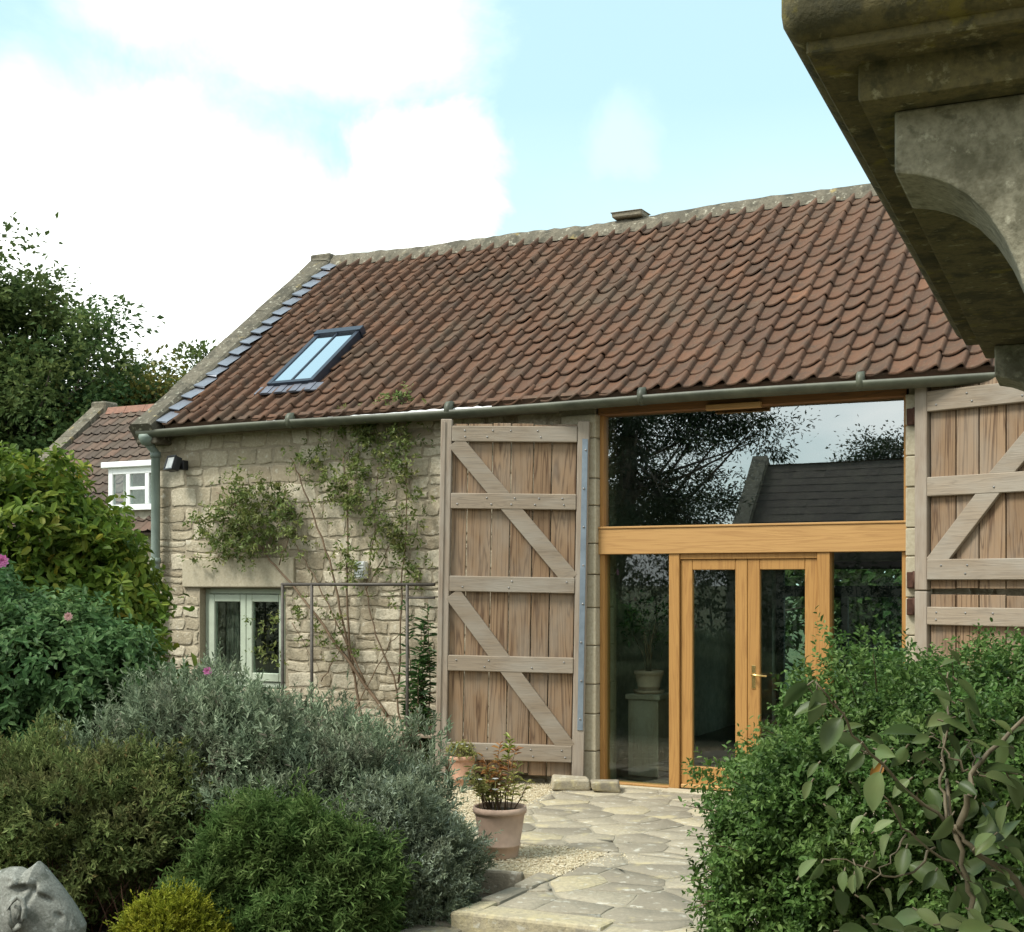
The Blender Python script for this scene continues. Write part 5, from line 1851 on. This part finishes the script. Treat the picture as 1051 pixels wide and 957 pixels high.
# dead stems under the olive bush
b = MB()
rg = np.random.default_rng(33)
c0 = onZ(85, 900, 7.3)
o = tag(empty("dry_stem_clump", (c0[0], c0[1], LOW)), "fan of dry reddish brown stems under the olive bush behind the stone head", "dead stems")
for i in range(110):
    x = rg.uniform(-.45, .4)
    bb = onZ(85, 900, 7.2 + rg.uniform(-.1, .35)) - c0
    base = RT * x + bb * [1, 1, 0] + np.array([0, 0, 0])
    tip = base + RT * rg.uniform(-.12, .25) + np.array([0, 0, rg.uniform(.2, .5)]) + FW * rg.uniform(-.05, .1)
    b.tube([base, (base + tip) / 2 + rg.normal(size=3) * .02, tip], [.006, .004, .002], 4)
b.build("stem", M_deadstem, o)
# the small leaved evergreen on the right
r_, P_, n_ = shrub("box_bush", "large small leaved evergreen bush in front of the french doors, right", [(945, 838, 5.9, .74, .72, .6), (1065, 826, 5.9, .62, .6, .6), (848, 868, 5.8, .43, .5, .48), (808, 938, 5.75, .34, .4, .42), (960, 950, 5.7, .6, .5, .4)], M_lbox, T_O, 17000, .034, .58, .1, 9, 108, shell=.3, lump=.15, stems=40, stem_r=.014, up=.5, spread=.9, along=.6, rand=.55)
# loose sprigs reaching left over the paving
rg = np.random.default_rng(66)
for (x0, y0, x1, y1) in ((770, 850, 700, 826), (765, 870, 708, 858), (770, 905, 700, 905), (770, 880, 720, 868), (780, 935, 712, 925), (785, 830, 742, 796), (880, 725, 866, 690), (900, 710, 896, 672), (812, 770, 782, 748), (760, 925, 706, 935), (760, 910, 725, 893), (980, 710, 975, 660), (850, 740, 826, 702)):
    b = MB()
    Z = 5.65 + rg.uniform(-.2, .2)
    A, B_ = onZ(x0, y0, Z) - np.array(r_.location), onZ(x1, y1, Z - .15) - np.array(r_.location)
    b.tube([A, (A + B_) / 2 + [0, 0, .02], B_], [.005, .003, .0015], 4, .5, 1)
    n = 42
    T = rg.uniform(.0, 1.02, n)[:, None]
    P = A + (B_ - A) * T + [0, 0, .015] + rg.normal(size=(n, 3)) * .008
    d = unit(B_ - A) * .4 + rg.normal(size=(n, 3)) * .7
    scatter(b, T_O, P, d, np.tile([0, 0, 1.], (n, 1)) + rg.normal(size=(n, 3)) * .4, rg.uniform(.018, .034, n), .55, rg.uniform(.3, 1, n))
    b.build("sprig", [M_lbox, M_twig], r_)

# large leaved shrub close to the camera ------------------------------------------
ZC = 2.75
cbase = onZ(1075, 1000, ZC)
cam_sh = tag(empty("camellia_shrub", (cbase[0], cbase[1], LOW)), "large leaved shrub with bare arching stems in the near right corner", "shrub")
off = np.array([cbase[0], cbase[1], LOW])
b = MB()
rg = np.random.default_rng(123)
CQ = []
BR = [([(1090, 1400, 0), (1060, 1100, 0), (1010, 960, 0), (994, 917, 0), (980, 854, 0), (972, 800, .05)], .013),
      ([(1120, 1300, .05), (1090, 1000, .05), (1051, 904, .03), (994, 874, 0), (980, 847, 0)], .015),
      ([(980, 854, 0), (967, 842, 0), (907, 790, -.05), (867, 740, -.1), (837, 700, -.12)], .006),
      ([(985, 850, 0), (994, 813, -.02), (1000, 787, .0), (1051, 738, .05), (1110, 690, .1)], .011),
      ([(1000, 915, 0), (987, 892, 0), (930, 857, -.05), (907, 817, -.08)], .0055),
      ([(994, 790, 0), (970, 770, .0), (955, 752, .02)], .004), ([(1000, 795, 0), (1030, 790, .03), (1060, 800, .05)], .005),
      ([(972, 845, 0), (966, 800, .03), (974, 740, .05), (973, 690, .08)], .0055),
      ([(930, 857, -.05), (915, 880, -.06), (890, 912, -.1)], .0035), ([(960, 870, 0), (930, 905, -.05), (870, 885, -.08), (845, 882, -.1)], .004), ([(1000, 795, .0), (996, 760, .05)], .004)]
for pts, r in BR:
    P = np.array([onZ(p[0], p[1], ZC + p[2]) for p in pts]) - off
    T = np.linspace(0, len(P) - 1, len(P) * 4)
    Q = np.stack([np.interp(T, np.arange(len(P)), P[:, i]) for i in range(3)], 1)
    for _ in range(2):
        Q[1:-1] = (Q[:-2] + 2 * Q[1:-1] + Q[2:]) / 4
    Q[1:-1] += rg.normal(size=Q[1:-1].shape) * .0035
    b.tube(Q, np.linspace(r * .72, r * .28, len(Q)) * rg.uniform(.88, 1.12, len(Q)), 7)
    CQ.append(Q)
b.build("branch", M_palestem, cam_sh)
LV = [(490, 290, 425, 390), (470, 340, 460, 410), (550, 370, 510, 412), (610, 455, 572, 580), (620, 430, 562, 492), (640, 390, 580, 430), (400, 485, 365, 542), (830, 590, 780, 672), (900, 540, 868, 605), (930, 470, 1042, 490), (760, 350, 708, 362),
      (842, 172, 915, 235), (860, 240, 935, 282), (800, 130, 842, 104), (360, 780, 402, 720), (430, 735, 398, 797), (470, 820, 515, 902), (540, 840, 607, 880), (590, 710, 568, 780), (500, 760, 488, 822), (530, 770, 518, 832), (690, 690, 668, 772), (640, 650, 598, 722),
      (850, 490, 902, 520), (430, 250, 340, 270), (800, 300, 900, 332), (830, 290, 760, 302), (575, 350, 640, 375), (500, 330, 560, 300), (560, 400, 500, 460), (480, 500, 440, 530), (520, 490, 560, 530), (660, 480, 700, 540), (560, 590, 510, 640), (700, 480, 640, 530),
      (900, 690, 940, 640), (960, 650, 900, 700), (930, 560, 980, 620), (1000, 560, 960, 640), (1010, 380, 950, 360), (960, 300, 1020, 330), (880, 360, 960, 380), (820, 200, 800, 140), (830, 240, 770, 200), (850, 120, 830, 80), (780, 760, 740, 820), (840, 820, 830, 900),
      (900, 800, 960, 860), (960, 760, 1030, 770), (1000, 820, 1050, 880), (620, 820, 660, 880), (700, 800, 650, 850), (480, 945, 575, 935), (600, 925, 705, 930), (680, 950, 760, 930), (790, 925, 905, 912), (850, 950, 960, 920), (950, 930, 1060, 940), (720, 880, 800, 930),
      (440, 560, 480, 600), (420, 430, 380, 470), (590, 640, 640, 600), (640, 560, 690, 610), (690, 380, 650, 440), (760, 420, 820, 460), (740, 560, 800, 600), (880, 880, 940, 930), (560, 905, 620, 960), (1000, 690, 1060, 730)]
b = MB()
for i, (x0, y0, x1, y1) in enumerate(LV):
    s = 351 / 1051.0
    zz = ZC + rg.uniform(-.16, .12)
    A = onZ(700 + x0 * s, 640 + y0 * s, zz)
    B_ = onZ(700 + x1 * s, 640 + y1 * s, zz + rg.uniform(-.04, .03))
    d = B_ - A
    L = np.linalg.norm(d) * 1.0
    toc = unit(CAM - A)
    n = unit(toc * rg.uniform(.25, .9) + UP * .7 + RT * rg.normal(0, .5))
    col = 1.0 if i == 4 else rg.uniform(.1, .85)
    scatter(b, T_B, [A - off], [d], [n], L * (.75 if i == 4 else 1), rg.uniform(.46, .6), col, 0, True)
    b.tube([A - off - d * .15, A - off + d * .03], .002, 4, .9, 1, cap=False)
for Q in CQ:
    for i in range(int(len(Q) * .35), len(Q)):
        if Q[i][2] < .5 or rg.random() < (.5 if Q[i][2] < 1.25 else .85):
            continue
        for _ in range(rg.integers(1, 3)):
            d = unit(Q[min(i + 1, len(Q) - 1)] - Q[i - 1]) * .5 + rg.normal(size=3) * .7 + [0, 0, -.15]
            A = Q[i] + rg.normal(size=3) * .006
            scatter(b, T_B, [A + unit(d) * .012], [d], [unit(UP * .8 + rg.normal(size=3) * .5 - FW * .4)], rg.uniform(.045, .08), rg.uniform(.45, .6), rg.uniform(0, .8), 0, True)
            b.tube([A, A + unit(d) * .016], .0018, 4, .9, 1, cap=False)
# plain leaves filling the interior of the shrub
n = 46
P = np.array([onZ(rg.uniform(930, 1075), rg.uniform(750, 975), ZC + rg.uniform(.0, .35)) for _ in range(n)]) - off
scatter(b, T_B, P, rg.normal(size=(n, 3)) + [0, 0, -.2], rg.normal(size=(n, 3)) * .5 + [0, -.4, .8], rg.uniform(.06, .1, n), .55, rg.uniform(.0, .6, n), 0, True)
b.build("foliage", [M_lcam, M_palestem], cam_sh)

# ------------------------------------------------------------------ carved stone head lower left
def carved_head():
    ZS = 6.35
    k = ZS / FPX
    c_ = onZ(38, 945, ZS)
    gz = c_[2] - 0.14
    root = tag(empty("garden_sculpture", (c_[0], c_[1], gz), YAW), "weathered grey carved stone head lying at the edge of the bed, lower left", "sculpture")
    # local frame: x right, y away, z up (facing the camera); outline from the photograph given real depth
    def L(px, py):
        return np.array([(px - 38) * k, (945 - py) * k + 0.14])
    outline = [L(*p) for p in ((-22, 990), (-24, 940), (-14, 905), (0, 893), (10, 890), (20, 890), (27, 893), (33, 889), (39, 884), (45, 889), (54, 900), (64, 912), (74, 926), (83, 940), (88, 950), (86, 965), (80, 990))]
    O = np.array(outline)
    # resample
    T = np.linspace(0, len(O) - 1, 150)
    O = np.stack([np.interp(T, np.arange(len(O)), O[:, i]) for i in range(2)], 1)
    ce = np.array(L(32, 950))
    nr = 60
    def feats(x, z, dep):
        f = 0.0
        def g(px, py, sx, sy, rot=0):
            q = np.array([x, z]) - L(px + 11, py - 8)
            cr, sr = math.cos(rot), math.sin(rot)
            u, v = (q[0] * cr + q[1] * sr) / (sx * k), (-q[0] * sr + q[1] * cr) / (sy * k)
            return math.exp(-(u * u + v * v))
        f += 0.035 * g(14, 905, 9, 8) + 0.012 * g(3, 897, 5, 5) + 0.012 * g(22, 894, 5, 5) - 0.03 * g(20, 915, 9, 4)      # hair bump and hollow
        f -= 0.02 * g(31, 918, 3, 10, -.3)
        f += 0.02 * g(42, 916, 9, 5, -.5) - 0.022 * g(43, 925, 8, 2.5, -.55)                                      # brow and eye socket
        f -= 0.016 * g(57, 943, 4, 2.5, -.9) - .01 * g(62, 938, 5, 4)
        for i in range(5):
            f -= 0.006 * g(66 + i * 4, 948, 1.2, 9)
        f += 0.02 * g(19, 938, 12, 16)
        f += 0.014 * g(8, 899, 4, 3) + .012 * g(-4, 903, 5, 4) + .01 * g(14, 897, 3, 3) - .014 * g(7, 908, 4, 2)
        return f
    b = MB()
    V = []
    for side in (-1, 1):
        for j in range(nr):
            t_ = j / (nr - 1)
            for p in O:
                q = ce + (p - ce) * (1 - t_)
                dep = 0.15 * math.sqrt(max(0, 1 - (1 - t_) ** 2.6))
                if side < 0:
                    dep += 1.7 * feats(q[0], q[1], dep) * min(1, t_ * 4)
                V.append((q[0], side * dep, q[1]))
    n = len(O)
    F = []
    for s_ in range(2):
        o = s_ * nr * n
        for j in range(nr - 1):
            for i in range(n - 1):
                f = (o + j * n + i, o + j * n + i + 1, o + (j + 1) * n + i + 1, o + (j + 1) * n + i)
                F.append(f if s_ == 0 else f[::-1])
    b.add(V, F, .5, 0, True)
    b.build("head", M_statue, root)
    b = MB()
    ear = [L(*p) for p in ((15, 953), (12, 945), (11, 935), (13, 926), (18, 922), (23, 925), (26, 933), (26, 942), (22, 949), (17, 954))]
    ear = [p + np.array([14, 10]) * k for p in ear]
    b.tube([(p[0], -0.19 - .012 * math.sin(i), p[1]) for i, p in enumerate(ear)], [.009, .011, .012, .012, .012, .012, .013, .014, .015, .013], 8)
    inn = [L(*p) for p in ((16, 931), (20, 932), (21, 938), (18, 944))]
    inn = [p + np.array([14, 10]) * k for p in inn]
    b.tube([(p[0], -0.185, p[1]) for p in inn], .008, 7)
    b.build("ear", M_statue, root)
    b = MB()
    b.box((-.42, -.05, LOW - gz - .1), (.43, .28, -.02), .03, None, .3, 0, 3, .02)
    pl = tag(b.build("stone_slab", M_flag), "rough grey stone slab under and beside the carved head", "stone slab")
    pl.location = root.location
    pl.rotation_euler = root.rotation_euler
carved_head()

# flat stones at the foot of the step
for i, (px, py, wdt, lab) in enumerate(((478, 948, .34, "flat grey stone at the foot of the step, nearest the silvery bush"), (440, 958, .3, "flat grey stone half under the silvery bush at the bottom edge"))):
    p = onz(px, py, LOW + .06)
    o = tag(empty("flat_stone", (p[0], p[1], LOW), .1 * i), lab, "stone", "flat stones below the step")
    b = MB()
    b.box((-wdt / 2, -.12, 0.0), (wdt / 2, .14, .07), .018, None, .2, 0, 2, .015)
    b.build("slab", M_flag, o)
# grass tuft behind the bench
p = ony(442, 800, -0.42)
o = tag(empty("grass_tuft", (p[0], p[1], -.01)), "tuft of long grass blades at the foot of the door leaf's free edge", "grass tuft")
b = MB()
rg = np.random.default_rng(55)
n = 70
a = rg.uniform(0, 6.28, n)
scatter(b, T_D, np.stack([rg.normal(0, .04, n), rg.normal(0, .04, n), np.zeros(n)], 1), np.stack([np.cos(a) * .35, np.sin(a) * .35, np.ones(n)], 1), np.stack([np.sin(a), np.cos(a), np.full(n, .3)], 1), rg.uniform(.12, .32, n), .06, rg.random(n))
b.build("blades", M_grass, o)
